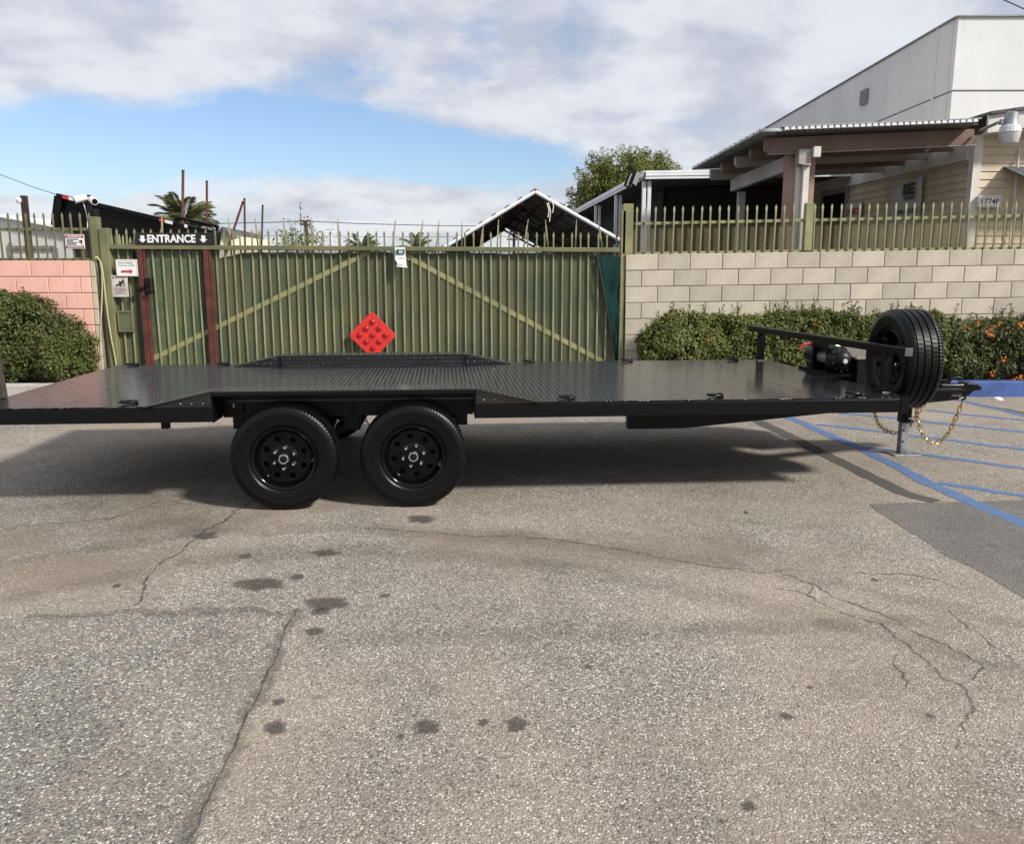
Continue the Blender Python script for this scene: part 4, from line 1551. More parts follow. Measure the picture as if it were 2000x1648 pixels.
for u in bars:
    p = at(u, tipv(u), GY)
    hh_ = p.z - 0.06
    if abs(u - 262) < 7 or abs(u - 401) < 7:
        me = bar_mesh(0.30)
        link('bar', me, 'olive_paint', gate, loc=(p.x - GX.x, 0, p.z - 0.30), rot=(0, random.uniform(-0.01, 0.01), 0))
        continue
    me = bar_mesh(hh_)
    link('bar', me, 'olive_paint', gate, loc=(p.x - GX.x, 0, 0.06), rot=(random.uniform(-0.005, 0.002), random.gauss(0, 0.0035), random.uniform(-0.1, 0.1)))
# longer spears behind, many of them bent
for (a, b), (c, d) in (((446, 424), (451, 482)), ((498, 424), (504, 482)), ((553, 424), (558, 482)), ((607, 424), (609.5, 482)), ((659.5, 426), (662, 482)), ((773, 427), (766, 484)), ((826, 428), (819.5, 484)),
                       ((858, 429), (851.5, 485)), ((902, 431), (902, 490)), ((945, 435), (936, 497)), ((974, 428), (971, 484)), ((1032, 428), (1022.5, 485)), ((1065, 429), (1071, 485)), ((1126, 429), (1124, 486)), ((1168, 430), (1177, 485)), ((316, 423), (317.5, 481))):
    top, bot = at(a, b, GY + 0.05), at(c, d, GY + 0.05)
    dz = top - bot
    ext = dz.normalized() * 0.12
    me = bar_mesh((dz.length + 0.12))
    q = dz.to_track_quat('Z', 'Y').to_euler()
    link('spear_bar', me, 'spear_paint', gate, loc=(bot - ext) - GX, rot=q)
# little sharpened spikes over the left panel
for u, v in ((217, 455), (225, 457), (232.5, 456), (240, 458), (247, 460), (254, 462), (261, 463)):
    a, b = at(u, v, GY + 0.03), at(u + 1.5, 480, GY + 0.03)
    m = MB()
    m.add([b + Vector((-0.018, -0.004, 0)), b + Vector((0.018, -0.004, 0)), b + Vector((0.018, 0.004, 0)), b + Vector((-0.018, 0.004, 0)), a + Vector((-0.016, -0.004, -0.05)), a + Vector((0.012, -0.004, -0.05)), a + Vector((0.012, 0.004, -0.05)), a + Vector((-0.016, 0.004, -0.05)), a],
          [(3, 2, 1, 0), (0, 1, 5, 4), (1, 2, 6, 5), (2, 3, 7, 6), (3, 0, 4, 7), (4, 5, 8), (5, 6, 8), (6, 7, 8), (7, 4, 8)])
    part('spike', m, 'spear_paint', gate)
# braces
for (u0, v0), (u1, v1) in (((296, 702), (722, 492)), ((782, 494), (1192, 714))):
    # flat bar: wide side faces the yard
    m = MB()
    p, q = at(u0, v0, GY + 0.0135), at(u1, v1, GY + 0.0135)
    d = (q - p).normalized()
    nrm = Vector((-d.z, 0, d.x)) * 0.034
    th_ = Vector((0, 0.0035, 0))
    m.hexa([p - nrm - th_, q - nrm - th_, q - nrm + th_, p - nrm + th_, p + nrm - th_, q + nrm - th_, q + nrm + th_, p + nrm + th_])
    part('brace', m, 'olive_paint', gate)
# mesh, cloth
zt = lambda x: zrail(x) - 0.01
def sheet(name, x0, x1, zb, ztop, Y, mat, wave=0.0, nx=80, nz=16):
    V, Fq = [], []
    for i in range(nx + 1):
        x = x0 + (x1 - x0) * i / nx
        t = ztop(x)
        for j in range(nz + 1):
            z = zb + (t - zb) * j / nz
            y = Y + wave * mnoise.noise(Vector((x * 2.3, z * 0.9, 3.0))) + wave * 0.4 * mnoise.noise(Vector((x * 9, z * 3, 8)))
            V.append((x, y, z))
    for i in range(nx):
        for j in range(nz):
            k = i * (nz + 1) + j
            Fq.append((k, k + nz + 1, k + nz + 2, k + 1))
    return np_mesh(name, V, Fq, mat, gate, True)


sheet('mesh_panel', at(215, 600, GY).x, at(266, 600, GY).x, 0.06, zt, GY + 0.019, 'expanded_metal', 0, 4, 2)
sheet('mesh_panel', at(418, 600, GY).x, at(1209, 600, GY).x, 0.06, zt, GY + 0.019, 'expanded_metal', 0, 10, 2)
uv = [(405, 508), (440, 503), (470, 496), (500, 493), (600, 494), (700, 494), (745, 491), (770, 496), (840, 496), (900, 493), (1000, 496), (1050, 493), (1110, 499), (1180, 500)]
cx = [(at(u, v, GY + 0.1).x, at(u, v, GY + 0.1).z) for u, v in uv]
ctop = lambda x: float(np.interp(x, [a for a, _ in cx], [b for _, b in cx])) + 0.012 * mnoise.noise(Vector((x * 5, 0, 0)))
sheet('privacy_cloth', at(216, 600, GY).x, at(1186, 600, GY).x, 0.12, ctop, GY + 0.036, 'privacy_cloth', 0.010, 160, 24)
# torn dark green tarp at the right end
m = MB()
tl, tr, br, bl = at(1166, 497, GY - 0.06), at(1216, 503, GY - 0.085), at(1214, 712, GY - 0.085), at(1204, 712, GY - 0.06)
V, Fq = [], []
for i in range(13):
    for j in range(25):
        s, t = i / 12, j / 24
        l = tl.lerp(bl, t ** 0.85 if t > 0 else 0)
        r = tr.lerp(br, t)
        p = l.lerp(r, s)
        p = p + Vector((0, 0.03 * mnoise.noise(Vector((s * 3 + t * 2, t * 5, 1))) + 0.02, 0))
        V.append(p)
for i in range(12):
    for j in range(24):
        k = i * 25 + j
        Fq.append((k, k + 1, k + 26, k + 25))
np_mesh('tarp', V, Fq, 'green_tarp', gate, True)
m = MB()
m.tube([tl + Vector((0, -0.01, 0)), tl.lerp(bl, 0.25) + Vector((-0.0, -0.015, 0)), tl.lerp(bl, 0.6), bl], 0.012, 6)
part('tarp_hem', m, 'sign_black', gate, smooth=True)
# posts at the two ends
for ua, ub, vt, mt in ((197, 214, 446, 'olive_dark'), (1213, 1222, 412, 'olive_paint')):
    a, b = at(ua, vt, GY), at(ub, vt, GY)
    m = MB()
    m.box((a.x, GY - 0.075, 0), (b.x, GY + 0.06, a.z))
    part('gate_post', m, mt, gate, bevel=0.006)
a, b = at(1216, 399, WY), at(1236, 399, WY)
m = MB()
m.box((a.x, WY - 0.075, at(1225, 497, WY).z), (b.x, WY + 0.06, a.z))
part('gate_post', m, 'olive_paint', gate, bevel=0.006)
m = MB()
a, b = at(192, 428, WY), at(212, 448, WY)
m.box((at(192, 440, WY).x + 0.003, WY - 0.05, 0), (at(197, 440, WY).x, WY + 0.05, at(192, 446, WY).z))
part('gate_post', m, 'olive_paint', gate)
# pedestrian door with red frame
for ua, ub, nm in ((268, 277.5, 'door_post'), (397, 406, 'door_post')):
    a, b = at(ua, 490, GY - 0.03), at(ub, 490, GY - 0.03)
    m = MB()
    m.box((a.x, GY - 0.060, 0.02), (b.x, GY + 0.03, zrail(a.x) - 0.031))
    dp = part(nm, m, 'red_oxide', gate, bevel=0.005)
    m = MB()
    m.box((b.x + 0.004, GY - 0.045, 0.02), (b.x + 0.034, GY + 0.02, zrail(a.x) - 0.031))
    part('door_stile', m, 'red_oxide', dp, bevel=0.003)
a, b = at(287, 500, GY + 0.04), at(393, 500, GY + 0.04)
m = MB()
m.box((a.x, GY + 0.0205, 0.10), (b.x, GY + 0.0245, zrail(a.x) - 0.05))
olive('door_green', (0.115, 0.135, 0.070), 0.3, (0.028, 0.082, 0.052))
door = part('door', m, 'door_green', gate)
m = MB()
p = at(290, 556, GY - 0.05)
m.box((p.x - 0.040, GY - 0.075, p.z - 0.13), (p.x + 0.035, GY - 0.045, p.z + 0.09))
part('lock_box', m, 'black_plastic', door, bevel=0.006)
m = MB()
m.lathe([(0, -0.06), (0.03, -0.055), (0.034, -0.03), (0.034, 0.0)], (p.x - 0.11, GY - 0.065, p.z - 0.06), 'y', 16)
m.lathe([(0, -0.04), (0.022, -0.035), (0.024, 0.0)], (p.x, GY - 0.075, p.z + 0.01), 'y', 16)
m.tube([(p.x, GY - 0.08, p.z - 0.09), (p.x, GY - 0.12, p.z - 0.09), (p.x + 0.11, GY - 0.12, p.z - 0.10)], 0.012, 8)
part('handle', m, 'black_plastic', door, smooth=True)
# mail flap in the left panel
a, b = at(229, 607, GY - 0.03), at(263, 648, GY - 0.03)
m = MB()
for lo, hi in (((a.x, b.z), (a.x + 0.025, a.z)), ((b.x - 0.025, b.z), (b.x, a.z)), ((a.x + 0.025, a.z - 0.025), (b.x - 0.025, a.z)), ((a.x + 0.025, b.z), (b.x - 0.025, b.z + 0.025))):
    m.box((lo[0], GY - 0.045, lo[1]), (hi[0], GY - 0.02, hi[1]))
fl = part('flap_frame', m, 'olive_dark', gate)
m = MB()
m.box((a.x + 0.026, GY - 0.034, b.z + 0.026), (b.x - 0.026, GY - 0.026, a.z - 0.026))
part('flap', m, 'door_green', fl)
# rusty dark gap beside the post
m = MB()
a = at(214, 560, GY)
m.box((a.x + 0.002, GY - 0.03, 0.02), (a.x + 0.02, GY + 0.05, zrail(a.x) - 0.04))
part('hinge_stile', m, 'red_oxide', gate)

# ------------------------------------------------------------------ signs
def board(name, label, u0, v0, u1, v1, Y, mat, thick=0.006, cat='sign', tilt=0.0):
    tlp, brp = at(u0, v0, Y), at(u1, v1, Y)
    w, h = brp.x - tlp.x, tlp.z - brp.z
    th = thing(name, label, cat, (tlp.x, Y, brp.z))
    m = MB()
    m.box((tlp.x, Y, brp.z), (brp.x, Y + thick, tlp.z))
    part('board', m, mat, th, bevel=0.0015)
    return th, Vector((tlp.x, Y, brp.z)), w, h


th, p0, w, h = board('entrance_sign', 'long black sign reading ENTRANCE in white stencil letters on the gate', 263, 455, 418, 478, GY - 0.07, 'sign_black')
lettering('lettering', 'ENTRANCE', p0 + XR * (w * 0.155) + ZU * (h * 0.16), XR, ZU, w * 0.615, h * 0.70, 'sign_white', th, 0.035)
for f in (0.045, 0.82):
    s = w * 0.10
    flat('arrow', [(0.25 * s, h * 0.78), (0.25 * s, h * 0.45), (0.0, h * 0.45), (0.5 * s, h * 0.16), (s, h * 0.45), (0.75 * s, h * 0.45), (0.75 * s, h * 0.78)], p0 + XR * (w * f), XR, ZU, 'sign_white', th)

th, p0, w, h = board('doorbell_sign', 'white sign with red arrow reading RING DOORBELL beside the red door post', 225, 507, 270, 540, GY - 0.078, 'sign_white')
lettering('lettering', 'RING DOORBELL', p0 + XR * (w * 0.13) + ZU * (h * 0.76), XR, ZU, w * 0.70, h * 0.085, 'ink_black', th, 0.0)
lettering('lettering', 'TOQUE EL TIMBRE', p0 + XR * (w * 0.10) + ZU * (h * 0.60), XR, ZU, w * 0.78, h * 0.085, 'ink_black', th, 0.0)
flat('arrow', [(0, h * 0.24), (w * 0.40, h * 0.24), (w * 0.40, h * 0.15), (w * 0.54, h * 0.30), (w * 0.40, h * 0.45), (w * 0.40, h * 0.36), (0, h * 0.36)], p0 + XR * (w * 0.24), XR, ZU, 'ink_red', th)
for r in (rect(0.02, 0.04, 0.98, 0.05), rect(0.02, 0.95, 0.98, 0.96), rect(0.02, 0.05, 0.028, 0.95), rect(0.972, 0.05, 0.98, 0.95)):
    flat('border', [(a * w, b * h) for a, b in r], p0, XR, ZU, 'joint_grey', th)

th, p0, w, h = board('warning_sheet', 'weathered paper WARNING sheet below the doorbell sign', 217, 538, 252, 580, GY - 0.066, 'sign_paper', 0.003)
lettering('lettering', 'WARNING', p0 + XR * (w * 0.22) + ZU * (h * 0.88), XR, ZU, w * 0.66, h * 0.09, 'ink_maroon', th, 0.01)
flat('triangle', [(0, 0), (w * 0.13, 0), (w * 0.065, h * 0.085)], p0 + XR * (w * 0.06) + ZU * (h * 0.88), XR, ZU, 'ink_black', th)
flat('pictogram', [(0, 0.1 * h), (0.12 * w, 0.16 * h), (0.10 * w, 0.26 * h), (0.26 * w, 0.24 * h), (0.36 * w, 0.36 * h), (0.34 * w, 0.18 * h), (0.26 * w, 0.10 * h), (0.22 * w, 0)], p0 + XR * (w * 0.36) + ZU * (h * 0.48), XR, ZU, 'ink_black', th)
flat('pictogram', rect(0, 0, 0.05 * w, 0.30 * h), p0 + XR * (w * 0.74) + ZU * (h * 0.50), XR, ZU, 'ink_black', th)
flat('pictogram', [(0, 0.02 * h), (0.16 * w, 0.08 * h), (0.14 * w, 0), (0.05 * w, -0.03 * h)], p0 + XR * (w * 0.22) + ZU * (h * 0.52), XR, ZU, 'ink_black', th)
for k in range(6):
    z = 0.40 - 0.055 * k
    flat('text_line', rect(0, 0, w * (0.80 if k % 3 else 0.70), h * 0.014), p0 + XR * (w * 0.10) + ZU * (h * z), XR, ZU, 'ink_maroon' if k < 2 else 'joint_grey', th, 0.0035, 0.0008)

th, p0, w, h = board('surveillance_sign', 'white and maroon WARNING camera sign on the left spear fence', 126, 458, 166, 486, WY - 0.055, 'sign_white')
flat('band', rect(0.03 * w, 0.76 * h, 0.97 * w, 0.96 * h), p0, XR, ZU, 'ink_maroon', th, 0.001)
flat('band', rect(0.03 * w, 0.04 * h, 0.97 * w, 0.22 * h), p0, XR, ZU, 'ink_maroon', th, 0.001)
lettering('lettering', 'WARNING', p0 + XR * (w * 0.12) + ZU * (h * 0.79), XR, ZU, w * 0.76, h * 0.14, 'sign_white', th, 0.02, 0.006)
for k, wd in enumerate((0.62, 0.36, 0.56, 0.50)):
    flat('text_line', rect(0, 0, w * wd, h * 0.045), p0 + XR * (w * 0.08) + ZU * (h * (0.64 - 0.115 * k)), XR, ZU, 'ink_black', th)
flat('camera_mark', [(0.72 * w, 0.55 * h), (0.88 * w, 0.62 * h), (0.92 * w, 0.52 * h), (0.86 * w, 0.44 * h), (0.92 * w, 0.30 * h), (0.86 * w, 0.32 * h), (0.80 * w, 0.45 * h), (0.74 * w, 0.46 * h)], p0, XR, ZU, 'ink_black', th)
for k in range(2):
    flat('text_line', rect(0, 0, w * 0.78, h * 0.028), p0 + XR * (w * 0.11) + ZU * (h * (0.15 - 0.07 * k)), XR, ZU, 'sign_white', th, 0.006)

# bent dealer sign on the middle of the gate
th = thing('bent_dealer_sign', 'small bent white sign with teal IE logo hanging on the gate rail', 'sign', at(772, 523, GY - 0.09))
m = MB()
q = lambda u, v, d=0: at(u, v, GY - 0.075 - d)
m.add([q(771, 483), q(791, 483), q(793, 505, 0.01), q(771.5, 506, 0.01), q(794, 518, 0.05), q(776, 514, 0.04), q(774, 521, 0.03), q(796.5, 523, 0.06)], [(3, 2, 1, 0), (5, 4, 2, 3), (6, 7, 4, 5)])
sh = part('sheet', m, 'sign_white', th)
sh.modifiers.new('thick', 'SOLIDIFY').thickness = 0.003
a, b = q(774, 497, 0.02), q(790, 487, 0.02)
w, h = b.x - a.x, b.z - a.z
flat('logo', rect(0, 0, w, h), a, XR, ZU, 'ink_teal', th, 0.0)
lettering('lettering', 'IE', a + XR * w * 0.35 + ZU * h * 0.2, XR, ZU, w * 0.45, h * 0.62, 'sign_white', th, 0.02, 0.006)
lettering('lettering', 'TRAILERS', q(776.5, 506, 0.035), XR, ZU, w * 0.85, h * 0.24, 'ink_black', th, 0.02, 0.0)
lettering('lettering', 'For Sale', q(778, 511.5, 0.05), XR, ZU, w * 0.85, h * 0.22, 'ink_black', th, 0.0, 0.0)

# red diamond marker with nine reflectors
cM = at(727.5, 655, GY - 0.09)
th = thing('marker_sign', 'red diamond marker sign with nine red reflectors leaning on the gate', 'sign', (cM.x, cM.y, cM.z - 0.31))
half = 0.318
m = MB()
pl = []
for k in range(4):
    a = PI / 2 * k
    for e in (-0.09, 0.0, 0.09):
        rr = half * (1.0 if e == 0 else 0.965)
        pl.append((cM.x + rr * math.cos(a + e) * (0.985 if e == 0 else 1), cM.z + rr * math.sin(a + e) * (0.985 if e == 0 else 1)))
m.prism(pl, lambda a, b, d: (a, d, b), cM.y, cM.y + 0.006)
part('board', m, 'marker_red', th, bevel=0.002)
for i in range(3):
    for j in range(3):
        dx, dz = (i - j) * 0.090, (i + j - 2) * 0.090
        m = MB()
        c = (cM.x + dx, cM.y - 0.0005, cM.z + dz)
        m.lathe([(0.041, 0.0), (0.041, -0.007), (0.036, -0.010), (0.030, -0.008)], c, 'y', 24)
        rf = part('reflector', m, 'reflector_red', th, smooth=True)
        m = MB()
        m.lathe([(0.030, -0.0075), (0.022, -0.014), (0.010, -0.018), (0, -0.019)], c, 'y', 20)
        part('lens', m, 'reflector_red', rf, smooth=True)

# ------------------------------------------------------------------ hose on the gate post
th = thing('garden_hose', 'pale yellow garden hose hanging down beside the left gate post', 'hose', at(226, 716, GY - 0.12))
for pts in ([(186, 502), (191, 503), (195, 510), (199, 530), (199.5, 560), (198.5, 600), (196.5, 640), (196, 690)], [(188, 503), (193, 505), (198, 516), (202, 540), (206, 580), (211, 620), (218, 665), (225, 700), (228, 725), (232, 752)]):
    m = MB()
    m.tube([at(u, v, GY - 0.13 + 0.005 * i) for i, (u, v) in enumerate(pts)], 0.0095, 8)
    part('hose_run', m, 'hose', th, smooth=True)

# ------------------------------------------------------------------ kerbs
m = MB()
kz = 0.205
for i in range(8):
    x0, x1 = 1.9 + i * 1.0, 2.9 + i * 1.0 - 0.006
    m.hexa([(x0, 10.72, -0.1), (x1, 10.75 + 0.0, -0.1), (x1, 10.93, -0.1), (x0, 10.90, -0.1), (x0, 10.735, kz), (x1, 10.765, kz), (x1, 10.93, kz), (x0, 10.90, kz)])
kb = struct('kerb', m, 'kerb_blue', 'blue painted concrete kerb in front of the right hedge')
bv = kb.modifiers.new('bevel', 'BEVEL')
bv.width, bv.segments = 0.02, 2
m = MB()
m.box((xR + 0.3, 10.93, -0.1), (xR + 9, WY - 0.11, 0.16))
struct('planting_bed', m, 'soil', 'soil bed between blue kerb and beige block wall')
m = MB()
m.box((-9.0, 10.15, -0.1), (xL - 0.02, 10.33, 0.24))
kb = struct('kerb', m, 'concrete', 'pale concrete kerb under the bush on the left')
bv = kb.modifiers.new('bevel', 'BEVEL')
bv.width, bv.segments = 0.02, 2
m = MB()
m.box((-9.0, 10.332, -0.1), (xL - 0.02, WY - 0.11, 0.18))
struct('planting_bed', m, 'soil', 'soil bed between pale kerb and pink block wall')
m = MB()
cpt = at(1950, 771, 10.5)
m.lathe([(0, 0.035), (0.03, 0.033), (0.055, 0.020), (0.06, 0.0)], (cpt.x, 10.5, 0.0), 'z', 16)
o = link('cup_lid', m.mesh('cup_lid', True), 'sign_white')
o['label'] = 'small crushed white cup lid lying by the blue kerb'
o['category'] = 'litter'

# ------------------------------------------------------------------ leaves
def leaf_mesh(name, P, Nrm, size, mat, parent, aspect=0.42, fold=0.25, droop=0.35):
    """one folded leaf (4 corners) at each point, its blade roughly facing Nrm"""
    n = len(P)
    P, Nrm = np.asarray(P), np.asarray(Nrm)
    r = RNG.normal(size=(n, 3))
    Nn = Nrm + 0.75 * r / np.linalg.norm(r, axis=1, keepdims=True)
    Nn /= np.linalg.norm(Nn, axis=1, keepdims=True)
    d = RNG.normal(size=(n, 3))
    d[:, 2] += 0.3
    d -= (d * Nn).sum(1, keepdims=True) * Nn
    d /= np.linalg.norm(d, axis=1, keepdims=True)
    s = np.cross(Nn, d)
    L = (size * RNG.uniform(0.65, 1.3, n))[:, None]
    base = P - d * L * 0.5
    tip = P + d * L * 0.5 - np.array([0, 0, 1]) * L * droop * RNG.uniform(0, 0.6, n)[:, None]
    lft = P + s * L * aspect * 0.5 + Nn * L * fold * 0.35 - d * L * 0.05
    rgt = P - s * L * aspect * 0.5 + Nn * L * fold * 0.35 - d * L * 0.05
    V = np.stack([base, lft, tip, rgt], 1).reshape(-1, 3)
    Fq = (np.array([[0, 1, 2], [0, 2, 3]])[None] + (np.arange(n) * 4)[:, None, None]).reshape(-1, 3)
    return np_mesh(name, V, Fq, mat, parent)


def clumps(C, Cn, per, rad):
    """points in little balls round the centres, leaning outwards"""
    n = len(C)
    d = RNG.normal(size=(n, per, 3))
    d /= np.linalg.norm(d, axis=2, keepdims=True)
    rr = rad * RNG.uniform(0.25, 1.0, (n, per, 1)) ** 0.6
    if not np.isscalar(rad):
        rr = rad[:, None, None] * RNG.uniform(0.25, 1.0, (n, per, 1)) ** 0.6
    P = C[:, None] + d * rr
    Nn = d * 0.7 + Cn[:, None] * 0.6 + np.array([0, 0, 0.25])
    return P.reshape(-1, 3), Nn.reshape(-1, 3)


def hedge(name, label, x0, x1, yf, yb, top, bulge, mat, nclump, leaf, cat='hedge', per=34, rad=0.085, sprigs=40, taper=None, zlow=0.18):
    th = thing(name, label, cat, ((x0 + x1) / 2, (yf + yb) / 2, 0.16))
    C, N_ = [], []
    wid = x1 - x0
    while len(C) < nclump:
        x = RNG.uniform(x0, x1)
        h = top(x)
        if h < 0.25:
            continue
        k = RNG.uniform()
        lump = 0.10 * mnoise.noise(Vector((x * 1.7, 4.0, 2.0)))
        if k < 0.58:
            z = zlow + (h - zlow) * RNG.uniform() ** 0.85
            f = (z - zlow) / (h - zlow)
            y = yf - bulge * math.sin(PI * min(f * 0.85 + 0.12, 1)) + lump + 0.10 * mnoise.noise(Vector((x * 2.6, z * 2.6, 0))) + abs(RNG.normal(0, 0.05)) + (0.25 * max(0, f - 0.75))
            C.append((x, y, z))
            N_.append((0, -1, 0.25))
        elif k < 0.90:
            y = RNG.uniform(yf, yb)
            C.append((x, y, h - abs(RNG.normal(0, 0.05)) - 0.10 * ((y - yf) / (yb - yf) - 0.4) ** 2))
            N_.append((0, -0.2, 1))
        else:
            s = RNG.integers(0, 2)
            xx = (x0 + 0.05 if s == 0 else x1 - 0.05)
            hh2 = top(xx)
            if hh2 < 0.3:
                continue
            C.append((xx, RNG.uniform(yf, yb), RNG.uniform(zlow, hh2)))
            N_.append((-1 if s == 0 else 1, 0, 0.2))
    P, Nn = clumps(np.array(C), np.array(N_, float), per, rad)
    # shoots that stand above the top
    SP, SN = [], []
    m = MB()
    for k in range(sprigs):
        x = RNG.uniform(x0 + 0.05, x1 - 0.05)
        h = top(x)
        if h < 0.3:
            continue
        y = RNG.uniform(yf - 0.02, yf + (yb - yf) * 0.6)
        ln = RNG.uniform(0.06, 0.20)
        lean = RNG.normal(0, 0.25)
        a = Vector((x, y, h - 0.1))
        b = Vector((x + lean * ln, y - 0.03, h + ln))
        m.tube([a, a.lerp(b, 0.5) + Vector((0.01, 0, 0)), b], [0.004, 0.003, 0.002], 5)
        for i in range(13):
            t = 0.35 + 0.65 * i / 12
            c = a.lerp(b, t)
            SP.append((c.x + RNG.normal(0, 0.018), c.y + RNG.normal(0, 0.018), c.z))
            SN.append((RNG.normal(0, 0.4), -0.5, 0.8))
    if SP:
        P, Nn = np.concatenate([P, np.array(SP)]), np.concatenate([Nn, np.array(SN)])
    leaf_mesh('foliage', P, Nn, leaf, mat, th)
    # woody stems and inner twigs
    for k in range(int(wid * 16)):
        x = RNG.uniform(x0 + 0.1, x1 - 0.1)
        h = top(x)
        if h < 0.3:
            continue
        y = RNG.uniform(yf + 0.05, yb - 0.05)
        m.tube([(x, y, 0.0), (x + RNG.normal(0, 0.05), y - 0.03, h * 0.5), (x + RNG.normal(0, 0.12), y - RNG.uniform(-0.05, 0.12), h * 0.92)], [0.010, 0.007, 0.003], 5)
    part('stems', m, 'twig', th)
    # dark core shell added to stop see-through
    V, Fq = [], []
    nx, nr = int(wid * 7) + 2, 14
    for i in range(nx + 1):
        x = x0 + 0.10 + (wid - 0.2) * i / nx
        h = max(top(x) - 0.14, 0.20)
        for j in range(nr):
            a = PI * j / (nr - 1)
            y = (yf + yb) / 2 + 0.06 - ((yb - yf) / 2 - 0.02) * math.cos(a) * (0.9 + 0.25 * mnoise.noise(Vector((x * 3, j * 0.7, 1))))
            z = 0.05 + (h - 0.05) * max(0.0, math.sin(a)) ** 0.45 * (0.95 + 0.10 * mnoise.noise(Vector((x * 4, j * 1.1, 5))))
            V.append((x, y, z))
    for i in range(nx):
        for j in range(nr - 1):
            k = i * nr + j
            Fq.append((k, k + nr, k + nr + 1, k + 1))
    np_mesh('foliage_core', V, Fq, 'hedge_core', th)
    return th


nz = lambda x, s, o: mnoise.noise(Vector((x * s, o, 0.5)))
xh0, xh1, xh2 = at(1256, 690, 11.0).x, at(1838, 690, 11.0).x, at(2000, 690, 11.0).x + 1.6
topR = lambda x: 1.01 + 0.075 * nz(x, 1.9, 2) + 0.06 * nz(x, 5.5, 7) - 0.30 * max(0, 1 - (x - xh0) / 0.45) ** 2
hedge('green_hedge', 'green leafy hedge along the beige block wall behind the trailer', xh0, xh1, 10.98, 11.46, topR, 0.10, 'hedge_leaf', 1500, 0.053, sprigs=70, zlow=0.22)
topF = lambda x: 0.95 + 0.08 * nz(x, 1.9, 12) + 0.04 * nz(x, 5.5, 17)
fh = hedge('flowering_hedge', 'darker twiggy hedge with orange flowers above the blue kerb', xh1 + 0.04, xh2, 10.98, 11.46, topF, 0.08, 'hedge_leaf_dark', 560, 0.050, sprigs=36, zlow=0.26, per=28)
FL = MB()
for k in range(9):
    a = RNG.normal(0, 0.028, 3)
    c = Vector((float(a[0]), float(a[1]) * 0.6, float(a[2])))
    d = Vector(RNG.normal(0, 1, 3)).normalized()
    FL.add([Vector((0, 0.01, -0.02)), c, c + Vector((0.002, 0, -0.002))], [(0, 1, 2)])
    for q in range(5):
        t = 2 * PI * q / 5
        e1 = d.orthogonal().normalized()
        e2 = d.cross(e1)
        o1 = e1 * math.cos(t) + e2 * math.sin(t)
        o2 = e1 * math.cos(t + 0.5) + e2 * math.sin(t + 0.5)
        o3 = e1 * math.cos(t - 0.5) + e2 * math.sin(t - 0.5)
        FL.add([c, c + o2 * 0.014 + d * 0.006, c + o1 * 0.024 + d * 0.008, c + o3 * 0.014 + d * 0.006], [(0, 1, 2, 3)])
FLOWER_ME = FL.mesh('flower')
for u, v, s in ((1911, 632, 1), (1930, 650, 1.1), (1938, 655, 1.0), (1952, 633, 0.8), (1938, 640, 0.7), (1995, 635, 1.2), (1988, 632, 0.8), (1959, 702, 0.9), (1937, 730, 0.9), (1933, 745, 0.9), (1978, 745, 1.2), (1985, 741, 0.9), (1991, 737, 1.0), (1997, 741, 1.1), (1886, 638, 0.6), (1892, 641, 0.5), (2030, 660, 1), (2060, 640, 1)):
    s *= 0.72
    p = at(u, v, 10.86)
    link('flower', FLOWER_ME, 'petal', fh, loc=p - OFF[fh.name], rot=(random.uniform(-1, 1), random.uniform(-1, 1), random.uniform(0, 6)), scale=(s, s, s))
gh = [o for o in bpy.data.objects if o.name == 'green_hedge'][0]
for u, v, s in ((1384, 665, 0.8), (1592, 633, 0.7), (1600, 629, 0.6)):
    s *= 0.6
    p = at(u, v, 10.86)
    link('flower', FLOWER_ME, 'petal', gh, loc=p - OFF[gh.name], rot=(random.uniform(-1, 1), random.uniform(-1, 1), random.uniform(0, 6)), scale=(s, s, s))
lx = [(at(u, v, 10.75).x, at(u, v, 10.75).z) for u, v in ((-460, 568), (-190, 568), (-40, 576), (5, 576), (48, 590), (78, 610), (98, 628), (120, 648), (134, 662), (142, 690))]
topL = lambda x: float(np.interp(x, [a for a, _ in lx], [b for _, b in lx])) + 0.03 * nz(x, 6, 3)
bush = hedge('rounded_bush', 'large rounded dark green bush in front of the pink wall', lx[0][0], lx[-1][0], 10.62, 11.40, topL, 0.22, 'hedge_leaf_dark', 1500, 0.050, 'bush', sprigs=34, per=42, rad=0.095, zlow=0.26)
p = at(100, 713, 10.36)
link('flower', FLOWER_ME, 'petal', bush, loc=p - OFF[bush.name], scale=(0.6, 0.6, 0.6))

# ------------------------------------------------------------------ office, patio roof, carport
DIRS = Vector((-0.058, 1, 0)).normalized()        # away from the street
DIRE = Vector((1, 0.058, 0)).normalized()         # along the street
SN = Vector((-1, -0.058, 0)).normalized()         # outward normal of the office side wall
C0 = at(1897, 380, 13.0)
C0.z = 0
office = thing('office_building', 'cream lap siding office with white corner trim behind the spear fence', 'building', C0)
zb0 = at(1950, 287, 13.0).z
EXP = 0.1185
OFFC = OFF[office.name]
nb = 26


def plank(name, o, d, nrm, L, z, h, parent, mat):
    m = MB()
    a, b = o, o + d * L
    t = lambda p, off, zz: Vector((p.x, p.y, zz)) + nrm * off
    m.hexa([t(a, 0, z), t(b, 0, z), t(b, 0.020, z), t(a, 0.020, z), t(a, 0, z + h), t(b, 0, z + h), t(b, 0.005, z + h), t(a, 0.005, z + h)])
    return part(name, m, mat, parent)


